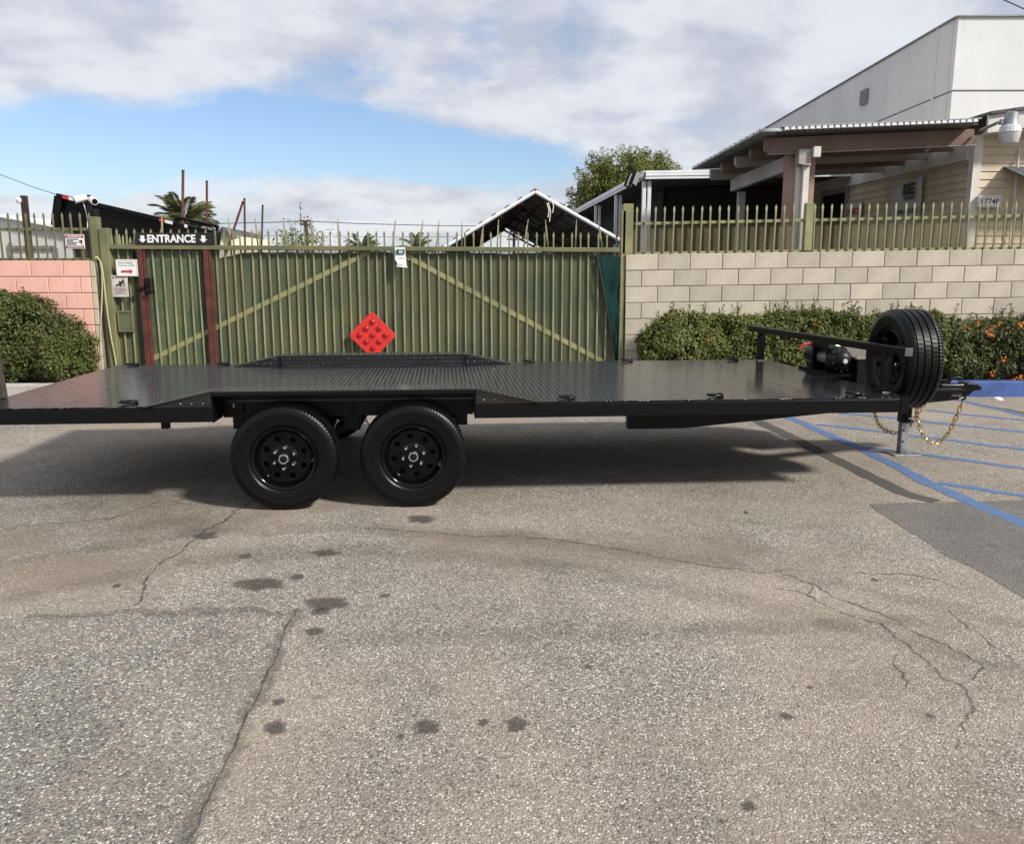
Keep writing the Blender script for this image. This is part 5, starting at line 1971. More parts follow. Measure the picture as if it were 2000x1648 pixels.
FN = -DIRS
for k in range(-20, 2):
    z = zb0 + k * EXP
    plank('siding_board', C0 + DIRE * 0.10, DIRE, FN, 5.0, z + 0.003, EXP - 0.004, office, 'siding_cream')
    plank('siding_board', C0 + DIRS * 0.10, DIRS, SN, 15.0, z + 0.003, EXP - 0.004, office, 'siding_cream')
m = MB()
zt_, zb_ = 3.82, 0.0
m.hexa([C0 + DIRE * 0.0 + Vector((0, 0, zb_)), C0 + DIRE * 5.1 + Vector((0, 0, zb_)), C0 + DIRE * 5.1 + DIRS * 15.1, C0 + DIRS * 15.1, C0 + Vector((0, 0, zt_ - 0.2)), C0 + DIRE * 5.1 + Vector((0, 0, zt_ + 0.1)), C0 + DIRE * 5.1 + DIRS * 15.1 + Vector((0, 0, zt_ + 0.1)), C0 + DIRS * 15.1 + Vector((0, 0, zt_ - 0.2))])
part('wall', m, 'siding_cream', office)
m = MB()
Zp = lambda p, z: Vector((p.x, p.y, z))
a, b = C0 + FN * 0.030 + SN * 0.030, C0 + DIRE * 0.098 + FN * 0.030
m.hexa([Zp(a, 0), Zp(b, 0), Zp(C0 + DIRE * 0.098, 0), Zp(C0 + SN * 0.03, 0), Zp(a, 3.62), Zp(b, 3.62), Zp(C0 + DIRE * 0.098, 3.62), Zp(C0 + SN * 0.03, 3.62)])
part('corner_trim', m, 'trim_white', office)
m = MB()
a, b = C0 + SN * 0.030 + DIRS * 0.002, C0 + DIRS * 0.098 + SN * 0.030
m.hexa([Zp(a, 0), Zp(C0 + DIRS * 0.002, 0), Zp(C0 + DIRS * 0.098, 0), Zp(b, 0), Zp(a, 3.62), Zp(C0 + DIRS * 0.002, 3.62), Zp(C0 + DIRS * 0.098, 3.62), Zp(b, 3.62)])
part('corner_trim', m, 'trim_white', office)
# ledger along the side wall
m = MB()
zl0, zl1 = at(1890, 311, 13.0).z, at(1890, 281, 13.0).z
a = C0 + DIRS * 0.10
b = C0 + DIRS * 12
m.hexa([Zp(a + SN * 0.022, zl0), Zp(b + SN * 0.022, zl0), Zp(b + SN * 0.065, zl0), Zp(a + SN * 0.065, zl0), Zp(a + SN * 0.022, zl1), Zp(b + SN * 0.022, zl1), Zp(b + SN * 0.065, zl1), Zp(a + SN * 0.065, zl1)])
part('ledger', m, 'trim_white', office)
# rake board and roof edge over the street face
a0, a1 = at(1930, 243, 12.62), at(2000, 233, 12.62)
d = (a1 - a0)
b1 = a0 + d * 5.5
m = MB()
hh3 = Vector((0, 0, 0.125))
tk = Vector((0, 0.045, 0))
m.hexa([a0 - hh3, b1 - hh3, b1 - hh3 + tk, a0 - hh3 + tk, a0 + hh3, b1 + hh3, b1 + hh3 + tk, a0 + hh3 + tk])
part('rake_board', m, 'trim_white', office, bevel=0.004)
m = MB()
bk = DIRS * 8
up_ = Vector((0, 0, 0.128))
m.hexa([a0 + up_ - DIRS * 0.05, b1 + up_ - DIRS * 0.05, b1 + up_ + bk, a0 + up_ + bk, a0 + up_ * 1.35 - DIRS * 0.05, b1 + up_ * 1.35 - DIRS * 0.05, b1 + up_ * 1.35 + bk, a0 + up_ * 1.35 + bk])
part('roof', m, 'roof_shingle', office)
m = MB()
m.hexa([a0 - hh3 * 0.98 + tk, b1 - hh3 * 0.98 + tk, Zp(C0 + DIRE * 5.2, b1.z - 0.12), Zp(C0 + DIRE * 0.05, a0.z - 0.12), a0 - hh3 * 0.8 + tk, b1 - hh3 * 0.8 + tk, Zp(C0 + DIRE * 5.2, b1.z - 0.10), Zp(C0 + DIRE * 0.05, a0.z - 0.10)])
part('soffit', m, 'trim_white', office)
# conduit and small awning further right
pc = at(1990, 300, 12.97)
m = MB()
m.tube([Zp(pc, 3.45), Zp(pc, 1.2)], 0.016, 8)
part('conduit', m, 'trim_white', office, smooth=True)
aw = at(1996, 345, 12.5)
m = MB()
m.hexa([Vector((aw.x, 12.45, aw.z - 0.03)), Vector((aw.x + 1.6, 12.5, aw.z - 0.03)), Vector((aw.x + 1.6, 13.1, aw.z + 0.17)), Vector((aw.x, 13.0, aw.z + 0.17)), Vector((aw.x, 12.45, aw.z)), Vector((aw.x + 1.6, 12.5, aw.z)), Vector((aw.x + 1.6, 13.1, aw.z + 0.20)), Vector((aw.x, 13.0, aw.z + 0.20))])
part('awning', m, 'roof_shingle', office)
# black slab stands in for the dark door opening in the shaded wall
PS = C0 + SN * 0.024
sw = lambda u, v, off=0.0: onplane(u, v, C0 + SN * (0.024 + off), SN)
a, b = sw(1608, 400), sw(1652, 400)
ztop = sw(1640, 378).z
m = MB()
m.hexa([Zp(a, 0.2), Zp(b, 0.2), Zp(b + SN * 0.012, 0.2), Zp(a + SN * 0.012, 0.2), Zp(a, ztop), Zp(b, ztop), Zp(b + SN * 0.012, ztop), Zp(a + SN * 0.012, ztop)])
dr = part('door', m, 'sign_black', office)
m = MB()
for p, q, z0_, z1_ in ((a - DIRS * -0.08, a, 0.2, ztop + 0.08), (b, b - DIRS * 0.08, 0.2, ztop + 0.08), (a, b, ztop, ztop + 0.08)):
    m.hexa([Zp(p, z0_), Zp(q, z0_), Zp(q + SN * 0.03, z0_), Zp(p + SN * 0.03, z0_), Zp(p, z1_), Zp(q, z1_), Zp(q + SN * 0.03, z1_), Zp(p + SN * 0.03, z1_)])
part('door_frame', m, 'beam_grey', dr)

# house number
a, b = at(1913, 382, 12.9), at(1955.5, 405, 12.9)
th = thing('house_number_sign', 'white plaque with the number 17748 on the cream siding', 'sign', (a.x, 12.9, b.z))
m = MB()
m.box((a.x, 12.90, b.z), (b.x, 12.965, a.z))
part('board', m, 'sign_white', th, bevel=0.003)
w, h = b.x - a.x, a.z - b.z
p0 = Vector((a.x, 12.90, b.z))
lettering('lettering', '17748', p0 + XR * (w * 0.12) + ZU * (h * 0.26), XR, ZU, w * 0.76, h * 0.48, 'ink_black', th, 0.015)
for r in (rect(0.05, 0.10, 0.95, 0.13), rect(0.05, 0.87, 0.95, 0.90), rect(0.05, 0.13, 0.065, 0.87), rect(0.935, 0.13, 0.95, 0.87)):
    flat('border', [(x * w, y * h) for x, y in r], p0, XR, ZU, 'joint_grey', th)

# security lamp
lc = at(1972, 262, 12.30)
th = thing('security_light', 'grey dome security light on an arm under the office eave', 'lamp', lc)
m = MB()
m.lathe([(0, 0.30), (0.05, 0.30), (0.085, 0.285), (0.092, 0.16), (0.105, 0.12)], lc, 'z', 20)
part('housing', m, 'galvanized', th, smooth=True)
m = MB()
m.lathe([(0.105, 0.12), (0.125, 0.10), (0.145, 0.03), (0.150, 0.02)], lc, 'z', 40, False, lambda i, k, r: r + (0.004 if k % 2 else 0))
part('reflector', m, 'lamp_lens', th)
m = MB()
m.lathe([(0.145, 0.018), (0.120, -0.125), (0.115, -0.13), (0, -0.135)], lc, 'z', 32)
part('lens', m, 'lamp_lens', th, smooth=True)
m = MB()
m.tube([lc + Vector((-0.08, 0, 0.17)), lc + Vector((-0.16, 0.05, 0.16)), lc + Vector((-0.24, 0.33, 0.10))], 0.022, 10)
m.box(tuple(lc + Vector((-0.14, -0.02, 0.13))), tuple(lc + Vector((-0.07, 0.05, 0.20))))
part('arm', m, 'galvanized', th, smooth=True)
m = MB()
m.tube([lc + Vector((0.0, 0, 0.30)), lc + Vector((0.0, 0, 0.325)), lc + Vector((0.05, 0, 0.345))], 0.012, 6)
part('photo_eye', m, 'sign_black', th)

# banner and OFFICE sign on the shaded wall
th = thing('shop_banner', 'wrinkled white IE TRAILERS banner on the shaded office wall', 'banner', sw(1737, 425, 0.03))
tl, tr, br, bl = sw(1742, 366, 0.05), sw(1803, 343, 0.05), sw(1796, 432, 0.05), sw(1736, 445, 0.05)
V, Fq = [], []
for i in range(17):
    for j in range(17):
        s, t = i / 16, j / 16
        p = tl.lerp(tr, s).lerp(bl.lerp(br, s), t)
        sag = -0.05 * math.sin(PI * s) * (1 - t)
        p = p + SN * (0.015 * mnoise.noise(Vector((s * 5, t * 3, 2)))) + Vector((0, 0, sag))
        V.append(p)
for i in range(16):
    for j in range(16):
        k = i * 17 + j
        Fq.append((k, k + 1, k + 18, k + 17))
np_mesh('banner_sheet', V, Fq, 'banner_white', th, True)
rgt = -DIRS
a, b = sw(1762, 392, 0.085), sw(1785, 385, 0.085)
w = (b - a).length
lettering('lettering', 'IE', Zp(a, sw(1772, 381, 0.085).z), rgt, ZU, w, 0.19, 'ink_black', th, 0.05, 0.0)
lettering('lettering', 'TRAILERS', Zp(a, sw(1772, 391, 0.085).z), rgt, ZU, w, 0.07, 'ink_black', th, 0.03, 0.0)
a, b = sw(1748, 418, 0.085), sw(1790, 410, 0.085)
lettering('lettering', '996-5032', Zp(a, sw(1770, 418, 0.085).z), rgt, ZU, (b - a).length, 0.085, 'ink_black', th, 0.02, 0.0)
a, b = sw(1651, 430, 0.02), sw(1683, 423, 0.02)
th = thing('office_sign', 'small white OFFICE sign in red letters beside the dark office doorway', 'sign', Zp(a, 2.0))
zt2, zb2 = sw(1668, 396, 0.02).z, sw(1668, 433, 0.02).z
m = MB()
m.hexa([Zp(a, zb2), Zp(b, zb2), Zp(b + SN * 0.02, zb2), Zp(a + SN * 0.02, zb2), Zp(a, zt2), Zp(b, zt2), Zp(b + SN * 0.02, zt2), Zp(a + SN * 0.02, zt2)])
part('board', m, 'banner_white', th)
w, h = (b - a).length, zt2 - zb2
lettering('lettering', 'OFFICE', Zp(a + SN * 0.022, zb2 + h * 0.32) + rgt * (w * 0.08), rgt, ZU, w * 0.84, h * 0.40, 'ink_red', th, 0.03)

# patio roof on beams, left of the office
FLp, FRp, BLp = at(1485, 257, 12.2), at(1917, 239, 12.35), at(1350, 331, 16.3)
SV, TV = FRp - FLp, BLp - FLp
UPN = SV.cross(TV).normalized()
patio = thing('patio_roof', 'corrugated patio roof on brown and grey beams beside the office', 'roof', Zp(at(1549, 480, 12.7), 0))
# right sheet: ribs run front to back
per, hgt = 0.0905, 0.042
Ls = SV.length
s0 = 0.105
n = int(Ls * (1 - s0) / per)
prof = []
for k in range(n):
    x = s0 * Ls + k * per
    prof += [(x, 0), (x + 0.012, hgt), (x + 0.062, hgt), (x + 0.074, 0)]
sd = SV.normalized()
V, Fq = [], []
for (x, y) in prof:
    p = FLp + sd * x + UPN * y
    V += [p - TV * 0.004, p + TV]
for i in range(len(prof) - 1):
    Fq.append((2 * i, 2 * i + 2, 2 * i + 3, 2 * i + 1))
sh = np_mesh('roof_sheet', V, Fq, 'roof_metal', patio)
sh.modifiers.new('thick', 'SOLIDIFY').thickness = 0.004
capm = MB()
capm.box((0.006, -0.004, 0.004), (0.068, 0.0, hgt - 0.002))
CAPME = capm.mesh('rib_cap')
mt4 = Matrix((sd, DIRS, UPN)).transposed()
for k in range(n):
    p = FLp + sd * (s0 * Ls + k * per) - TV * 0.006
    link('rib_cap', CAPME, 'fascia_white', patio, loc=p - OFF[patio.name], rot=mt4.to_euler())
m = MB()
e0, e1 = FLp + SV * 0.10 - TV * 0.002 + UPN * (hgt + 0.006), FRp - TV * 0.002 + UPN * (hgt + 0.006)
m.hexa([e0, e1, e1 + TV * 0.05, e0 + TV * 0.05, e0 + UPN * 0.012, e1 + UPN * 0.012, e1 + TV * 0.05 + UPN * 0.012, e0 + TV * 0.05 + UPN * 0.012])
part('edge_flashing', m, 'roof_metal', patio)
# left sheet: ribs run sideways, their ends show along the left edge
Lt = TV.length
td = TV.normalized()
npit = 14
pit = Lt / npit
prof = []
for k in range(npit):
    x = k * pit
    prof += [(x, 0), (x + pit * 0.08, 0.048), (x + pit * 0.70, 0.048), (x + pit * 0.78, 0.0)]
V, Fq = [], []
for (x, y) in prof:
    p = FLp + td * x + UPN * (y - 0.01)
    V += [p, p + SV * 0.115]
for i in range(len(prof) - 1):
    Fq.append((2 * i, 2 * i + 1, 2 * i + 3, 2 * i + 2))
sh = np_mesh('roof_sheet', V, Fq, 'roof_metal', patio)
sh.modifiers.new('thick', 'SOLIDIFY').thickness = 0.004
for k in range(npit):
    m = MB()
    a = FLp + td * (k * pit + pit * 0.10) - SV.normalized() * 0.004
    b = FLp + td * (k * pit + pit * 0.68) - SV.normalized() * 0.004
    m.hexa([a - UPN * 0.004, b - UPN * 0.004, b - UPN * 0.004 + sd * 0.003, a - UPN * 0.004 + sd * 0.003, a + UPN * 0.034, b + UPN * 0.034, b + UPN * 0.034 + sd * 0.003, a + UPN * 0.034 + sd * 0.003])
    part('rib_cap', m, 'fascia_white', patio)
# underside boards, coloured dark to limit bounce light
m = MB()
q0, q1 = FLp + SV * 0.10 + TV * 0.02 - UPN * 0.016, FRp + TV * 0.02 - UPN * 0.016
m.hexa([q0, q1, q1 + TV * 0.96, q0 + TV * 0.96, q0 + UPN * 0.010, q1 + UPN * 0.010, q1 + TV * 0.96 + UPN * 0.010, q0 + TV * 0.96 + UPN * 0.010])
part('roof_lining', m, 'roof_under', patio)
# cross beams, left ends exposed
bd = (at(1897, 268, 12.7) - at(1495, 286, 12.5)).normalized()
for i, (u, vt, vb, Y, mt) in enumerate(((1495, 270, 301, 12.5, 'beam_brown'), (1466, 291, 313, 13.25, 'beam_brown'), (1437, 306, 328, 13.98, 'beam_grey'), (1410, 318, 339, 14.7, 'beam_brown'), (1388, 331, 352, 15.4, 'beam_grey'))):
    p = at(u, (vt + vb) / 2, Y)
    h = (at(u, vt, Y) - at(u, vb, Y)).z
    L = 3.12 + 0.10 * i
    m = MB()
    c = 0.05
    poly = [(0, -h / 2 + c), (c, -h / 2), (L, -h / 2), (L, h / 2), (0, h / 2)]
    m.prism(poly, lambda a, b, d: p + bd * a + Vector((0, 0, b)) + DIRS * d, 0.0, 0.09)
    bm_ = part('beam', m, mt, patio, bevel=0.004)
    if i == 0:
        m = MB()
        m.prism([(0, -h / 2 - 0.012), (L, -h / 2 - 0.012), (L, -h / 2 - 0.002), (0, -h / 2 - 0.002)], lambda a, b, d: p + bd * (a + 0.06) + Vector((0, 0, b)) + DIRS * d, 0.0, 0.09)
        part('beam_flashing', m, 'beam_grey', bm_)
m = MB()
m.beam(at(1548, 317, 12.72), at(1432, 362, 15.6), 0.10, 0.225)
part('girder', m, 'beam_grey', patio, bevel=0.006)
for ua, ub, vt, Y, dy, mt, z0 in ((1538, 1556, 300, 12.66, 0.14, 'post_pink', 0), (1557, 1567, 318, 12.60, 0.10, 'trim_white', 0), (1570, 1582, 322, 12.50, 0.07, 'trim_white', 0), (1582.5, 1594, 305, 12.74, 0.12, 'post_pink', 0), (1443, 1457, 374, 15.55, 0.12, 'beam_grey', 0)):
    a, b = at(ua, vt, Y), at(ub, vt, Y)
    m = MB()
    m.box((a.x, Y, z0), (b.x, Y + dy, a.z))
    part('downspout' if ua == 1570 else 'post', m, mt, patio, bevel=0.006)
a, b = at(1561, 291, 12.44), at(1584, 325, 12.44)
m = MB()
m.hexa([Vector((a.x, 12.44, b.z + 0.03)), Vector((b.x, 12.44, b.z)), Vector((b.x, 12.60, b.z)), Vector((a.x, 12.60, b.z + 0.03)), Vector((a.x, 12.44, a.z)), Vector((b.x, 12.44, a.z)), Vector((b.x, 12.60, a.z)), Vector((a.x, 12.60, a.z))])
part('gutter_box', m, 'beam_grey', patio, bevel=0.008)
a, b = at(1590, 286, 12.38), at(1603, 307, 12.38)
m = MB()
m.box((a.x, 12.38, b.z), (b.x, 12.49, a.z))
part('beam_cap', m, 'trim_white', patio, bevel=0.005)

# white carport behind
K0 = at(1260, 342, 16.7)
carport = thing('white_carport', 'flat white metal carport with tall posts behind the corner of the fence', 'carport', Zp(K0, 0))
ka = K0
kl = K0 + DIRS * 13.5
kr = K0 + DIRE * 4.2 + Vector((0, 0, 0.08))
fh_ = 0.095
for p, q in ((ka, kr), (ka, kl)):
    for dz, hh4, pr in ((0.055, 0.04, 0.0), (0.0, 0.055, 0.015), (-0.06, 0.045, 0.004)):
        m = MB()
        nr = FN if q is kr else SN
        m.beam(p + Vector((0, 0, dz)) + nr * (pr + 0.02), q + Vector((0, 0, dz)) + nr * (pr + 0.02), 0.03, hh4 * 1.02)
        part('fascia', m, 'fascia_white', carport, bevel=0.004)
m = MB()
kz_ = Vector((0, 0, 0.02))
far = kr + DIRS * 13.5
m.hexa([ka - kz_, kr - kz_, far - kz_, kl - kz_, ka + kz_ * 3, kr + kz_ * 3, far + kz_ * 3, kl + kz_ * 3])
part('roof', m, 'roof_under', carport)
for uu, Y in ((1254.5, 16.78), (1204, 19.8), (1171, 22.8)):
    a = K0 + DIRS * (Y - 16.7) + DIRE * 0.03
    for dx in (-0.055, 0.045):
        m = MB()
        m.box((a.x + dx, a.y, 0), (a.x + dx + 0.07, a.y + 0.10, K0.z - 0.10))
        part('post', m, 'fascia_white', carport, bevel=0.006)
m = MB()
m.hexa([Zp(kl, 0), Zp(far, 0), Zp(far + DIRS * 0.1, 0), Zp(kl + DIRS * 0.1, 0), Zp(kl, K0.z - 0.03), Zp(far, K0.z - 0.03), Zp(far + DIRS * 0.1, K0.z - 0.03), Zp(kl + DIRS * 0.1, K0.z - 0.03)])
part('shade_back_panel', m, 'dark_interior', carport)  # dark panel added to keep the carport inside black
for p, q in ((K0 + DIRE * 0.9 + DIRS * 2.2, K0 + DIRE * 4.1 + DIRS * 2.2), (K0 + DIRE * 0.9 + DIRS * 2.2, K0 + DIRE * 0.9 + DIRS * 13.0)):  # added dark panels: blacken the carport inside and block light from behind
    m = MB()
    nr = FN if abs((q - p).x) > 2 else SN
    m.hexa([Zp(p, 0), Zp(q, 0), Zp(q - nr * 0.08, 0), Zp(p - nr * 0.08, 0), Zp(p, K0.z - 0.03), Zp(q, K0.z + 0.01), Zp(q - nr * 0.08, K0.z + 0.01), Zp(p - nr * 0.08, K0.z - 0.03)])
    part('shade_panel', m, 'dark_interior', carport)
# twin floodlights on the carport corner
for i, (u, v) in enumerate(((1229, 352), (1241, 348))):
    c = at(u, v, 16.35)
    th = thing('floodlight', 'black floodlight panel on the carport corner, ' + ('left of the pair' if i == 0 else 'right of the pair'), 'floodlight', c)
    m = MB()
    R3 = Matrix.Rotation(0.35, 3, 'Y') @ Matrix.Rotation(0.9, 3, 'Z')
    m.box((-0.09, -0.025, -0.14), (0.09, 0.025, 0.14))
    m.v = [tuple(R3 @ Vector(p) + c) for p in m.v]
    part('housing', m, 'black_plastic', th, bevel=0.008)
    m = MB()
    m.box((-0.075, -0.030, -0.12), (0.075, -0.0255, 0.12))
    m.v = [tuple(R3 @ Vector(p) + c) for p in m.v]
    part('lens', m, 'joint_grey', th)
    m = MB()
    m.tube([c + Vector((0.03, 0.03, 0)), c + Vector((0.16, 0.15, -0.02)), K0 + Vector((0, -0.05, 0))], 0.015, 8)
    part('bracket', m, 'sign_black', th)

# ------------------------------------------------------------------ warehouse
Wc = at(1865, 100, 22.0)
wz = at(1868, 34, 22.0).z
ws = at(1860, 178, 22.0).z
Wc.z = 0
wh = thing('white_warehouse', 'tall white concrete panel warehouse rising behind the office', 'building', Wc)


WDS = Vector((0.006, 1, 0)).normalized()
WDE = Vector((1, -0.006, 0)).normalized()
WSN = Vector((-1, 0.006, 0)).normalized()
WFN = -WDS


def wall_panel(o, d, nrm, L, z0, z1, parent, t=0.2):
    m = MB()
    a, b = o, o + d * L
    m.hexa([Zp(a, z0), Zp(b, z0), Zp(b - nrm * t, z0), Zp(a - nrm * t, z0), Zp(a, z1), Zp(b, z1), Zp(b - nrm * t, z1), Zp(a - nrm * t, z1)])
    part('panel', m, 'warehouse_white', parent, bevel=0.012)


for k in range(3):
    for z0, z1 in ((0, ws - 0.02), (ws + 0.02, wz)):
        wall_panel(Wc + WDE * (0.0 + 7.0 * k + 0.01), WDE, WFN, 6.98, z0, z1, wh)
for k in range(6):
    for z0, z1 in ((0, ws - 0.02), (ws + 0.02, wz)):
        wall_panel(Wc + WDS * (0.215 + 9.8 * k), WDS, WSN, 9.77, z0, z1, wh)
m = MB()
i0 = Wc + WDE * 0.05 + WDS * 0.05
m.hexa([Zp(i0, 0), Zp(i0 + WDE * 20.9, 0), Zp(i0 + WDE * 20.9 + WDS * 58.8, 0), Zp(i0 + WDS * 58.8, 0), Zp(i0, wz - 0.05), Zp(i0 + WDE * 20.9, wz - 0.05), Zp(i0 + WDE * 20.9 + WDS * 58.8, wz - 0.05), Zp(i0 + WDS * 58.8, wz - 0.05)])
part('core', m, 'joint_grey', wh)
for p, q in ((Wc, Wc + WDE * 21), (Wc, Wc + WDS * 59)):
    m = MB()
    nr = WFN if q is not None and abs((q - p).x) > 5 else WSN
    m.beam(Zp(p, wz + 0.02) - nr * 0.08, Zp(q, wz + 0.02) - nr * 0.08, 0.26, 0.035)
    part('coping', m, 'joint_grey', wh)
vw = lambda u, v, off=0.0: onplane(u, v, Wc + WSN * off, WSN)
a, b = vw(1683, 190, 0.02), vw(1695, 190, 0.02)
z0, z1 = vw(1689, 204, 0.02).z, vw(1689, 176, 0.02).z
m = MB()
m.hexa([Zp(a, z0), Zp(b, z0), Zp(b + WSN * 0.05, z0), Zp(a + WSN * 0.05, z0), Zp(a, z1), Zp(b, z1), Zp(b + WSN * 0.05, z1), Zp(a + WSN * 0.05, z1)])
vn = part('vent', m, 'galvanized', wh)
for k in range(6):
    z = z0 + (z1 - z0) * (k + 0.5) / 6
    m = MB()
    m.beam(Zp(a + WSN * 0.06, z), Zp(b + WSN * 0.06, z), 0.02, 0.05)
    part('louvre', m, 'joint_grey', vn)
# band of trim beside the corner
m = MB()
m.hexa([Zp(Wc + WDS * 0.9 + WSN * 0.0, 0), Zp(Wc + WDS * 1.02, 0), Zp(Wc + WDS * 1.02 + WSN * 0.02, 0), Zp(Wc + WDS * 0.9 + WSN * 0.02, 0), Zp(Wc + WDS * 0.9, wz), Zp(Wc + WDS * 1.02, wz), Zp(Wc + WDS * 1.02 + WSN * 0.02, wz), Zp(Wc + WDS * 0.9 + WSN * 0.02, wz)])
part('corner_strip', m, 'warehouse_white', wh)

# ------------------------------------------------------------------ gabled metal canopy behind the gate
cy = 16.0
ap, el_, er_ = at(1045, 376, cy), at(866, 486, cy), at(1214, 472, cy)
can = thing('gable_canopy', 'open gabled metal canopy with white edge tube behind the gate', 'canopy', Zp(ap, 0))
CL = DIRS * 12.0
for e, side in ((el_, -1), (er_, 1)):
    dn = (e - ap).normalized()
    up2 = Vector((-dn.z * side, 0, abs(dn.x))).normalized()
    m = MB()
    e2 = e + dn * 0.05
    m.hexa([ap, e2, e2 + CL, ap + CL, ap + up2 * 0.02, e2 + up2 * 0.02, e2 + CL + up2 * 0.02, ap + CL + up2 * 0.02])
    part('roof_sheet', m, 'canopy_under', can)
    m = MB()
    m.tube([ap - DIRS * 0.03 + up2 * 0.005, e2 - DIRS * 0.03 + up2 * 0.005], 0.034, 10)
    part('edge_tube', m, 'shed_white', can, smooth=True)
    L = (e - ap).length
    for k in range(8):
        p = ap + dn * (L * k / 7.0) + up2 * 0.035
        m = MB()
        m.beam(p - DIRS * 0.02, p + CL, 0.075, 0.055, up2)
        part('roof_rib', m, 'roof_shingle', can)
    for k in range(4):
        p = ap + dn * (L * (k + 0.6) / 4.2) - up2 * 0.04
        m = MB()
        m.beam(p + DIRS * 0.1, p + CL, 0.05, 0.07, up2)
        part('purlin', m, 'beam_brown', can)
    for k in range(1, 5):
        off = CL * (k / 4.0)
        m = MB()
        m.beam(ap + off - up2 * 0.09, e2 + off - up2 * 0.09, 0.05, 0.06, up2)
        part('rafter', m, 'beam_brown', can)
    for k in range(4):
        off = CL * (k / 3.0)
        p = e + off
        m = MB()
        m.box((p.x - 0.04, p.y - 0.04, 0), (p.x + 0.04, p.y + 0.04, p.z - 0.03))
        part('post', m, 'galvanized', can)
    for k in range(10):
        a = ap + dn * 0.02 + CL * (k / 10 + 0.05) - up2 * 0.006
        m = MB()
        m.beam(a, e + CL * (k / 10 + 0.05) - up2 * 0.006, 0.012, 0.012, up2)
        part('sheet_seam', m, 'dark_interior', can)
for u, v0, v1 in ((1068, 397, 425), (1071, 396, 433), (1077, 390, 416)):
    m = MB()
    p, q = at(u, v0, 15.9), at(u + 2, v1, 15.9)
    m.tube([p, p.lerp(q, 0.5) + Vector((0.03, 0, 0)), q], 0.009, 5)
    part('strap', m, 'sign_white', can)

# ------------------------------------------------------------------ things behind the left fence
bed = thing('tilted_trailer_bed', 'black trailer bed tilted nose up behind the ENTRANCE sign', 'trailer', Zp(at(150, 480, 14.2), 0))
BY = 14.2
pl = [(114, 381), (332, 432), (424, 452), (414, 560), (150, 560), (136, 449), (107, 442)]
pw = [at(u, v, BY) for u, v in pl]
m = MB()
m.prism([(p.x, p.z) for p in pw], lambda a, b, d: (a, d, b), BY, BY + 0.22)
part('bed_panel', m, 'frame_paint', bed, bevel=0.01)
for (ua, va), (ub, vb), w, h in (((112, 382), (334, 433.5), 0.10, 0.07), ((116, 384), (109, 441), 0.10, 0.13), ((108, 442), (150, 446), 0.10, 0.06)):
    m = MB()
    a, b = at(ua, va, BY - 0.04), at(ub, vb, BY - 0.04)
    d = (b - a).normalized()
    nn = Vector((-d.z, 0, d.x)) * (h / 2)
    th_ = Vector((0, w / 2, 0))
    m.hexa([a - nn - th_, b - nn - th_, b - nn + th_, a - nn + th_, a + nn - th_, b + nn - th_, b + nn + th_, a + nn + th_])
    part('frame_rail', m, 'frame_paint', bed, bevel=0.006)
for (ua, va), (ub, vb), mt in (((122, 384.5), (134, 387.3), 'tape_red'), ((134.3, 387.4), (148, 390.6), 'tape_white'), ((311, 429.5), (322, 432), 'tape_red'), ((322.5, 432.2), (337, 435.6), 'tape_white'), ((360, 441), (366, 442.5), 'tape_white')):
    m = MB()
    a, b = at(ua, va, BY - 0.095), at(ub, vb, BY - 0.095)
    nn = Vector((0, 0, 0.026))
    th_ = Vector((0, 0.003, 0))
    m.hexa([a - nn - th_, b - nn - th_, b - nn + th_, a - nn + th_, a + nn - th_, b + nn - th_, b + nn + th_, a + nn + th_])
    part('reflective_tape', m, mt, bed)
for (ua, va), (ub, vb) in (((345, 425), (425, 443)), ((345, 425), (343, 437)), ((390, 435), (389, 448)), ((425, 443), (421, 458))):
    m = MB()
    m.tube([at(ua, va, BY + 0.3), at(ub, vb, BY + 0.3)], 0.028, 8)
    part('ramp_rail', m, 'frame_paint', bed, smooth=True)

shed = thing('white_shed', 'white metal shed with sloping roof behind the left spear fence', 'shed', Zp(at(0, 480, 16.5), 0))
m = MB()
pw = [at(u, v, 16.5) for u, v in ((-420, 392), (0, 424), (150, 452))]
m.prism([(pw[0].x, 0), (pw[2].x, 0), (pw[2].x, pw[2].z), (pw[1].x, pw[1].z), (pw[0].x, pw[0].z)], lambda a, b, d: (a, d, b), 16.5, 20.5)
part('wall', m, 'shed_white', shed)
m = MB()
for p, q in ((pw[0], pw[1]), (pw[1], pw[2])):
    m.hexa([p + Vector((0, -0.15, 0.004)), q + Vector((0, -0.15, 0.004)), q + Vector((0, 4.1, 0.004)), p + Vector((0, 4.1, 0.004)), p + Vector((0, -0.15, 0.05)), q + Vector((0, -0.15, 0.05)), q + Vector((0, 4.1, 0.05)), p + Vector((0, 4.1, 0.05))])
part('roof', m, 'shed_white', shed)
a, b = at(16, 474, 16.45), at(118, 560, 16.45)
m = MB()
m.box((a.x, 16.44, b.z), (a.x + 0.05, 16.498, a.z))
m.box((b.x - 0.05, 16.44, b.z), (b.x, 16.498, a.z - 0.1))
m.box((a.x + 0.05, 16.44, a.z - 0.12), (b.x - 0.05, 16.498, a.z - 0.06))
part('door_frame', m, 'galvanized', shed)

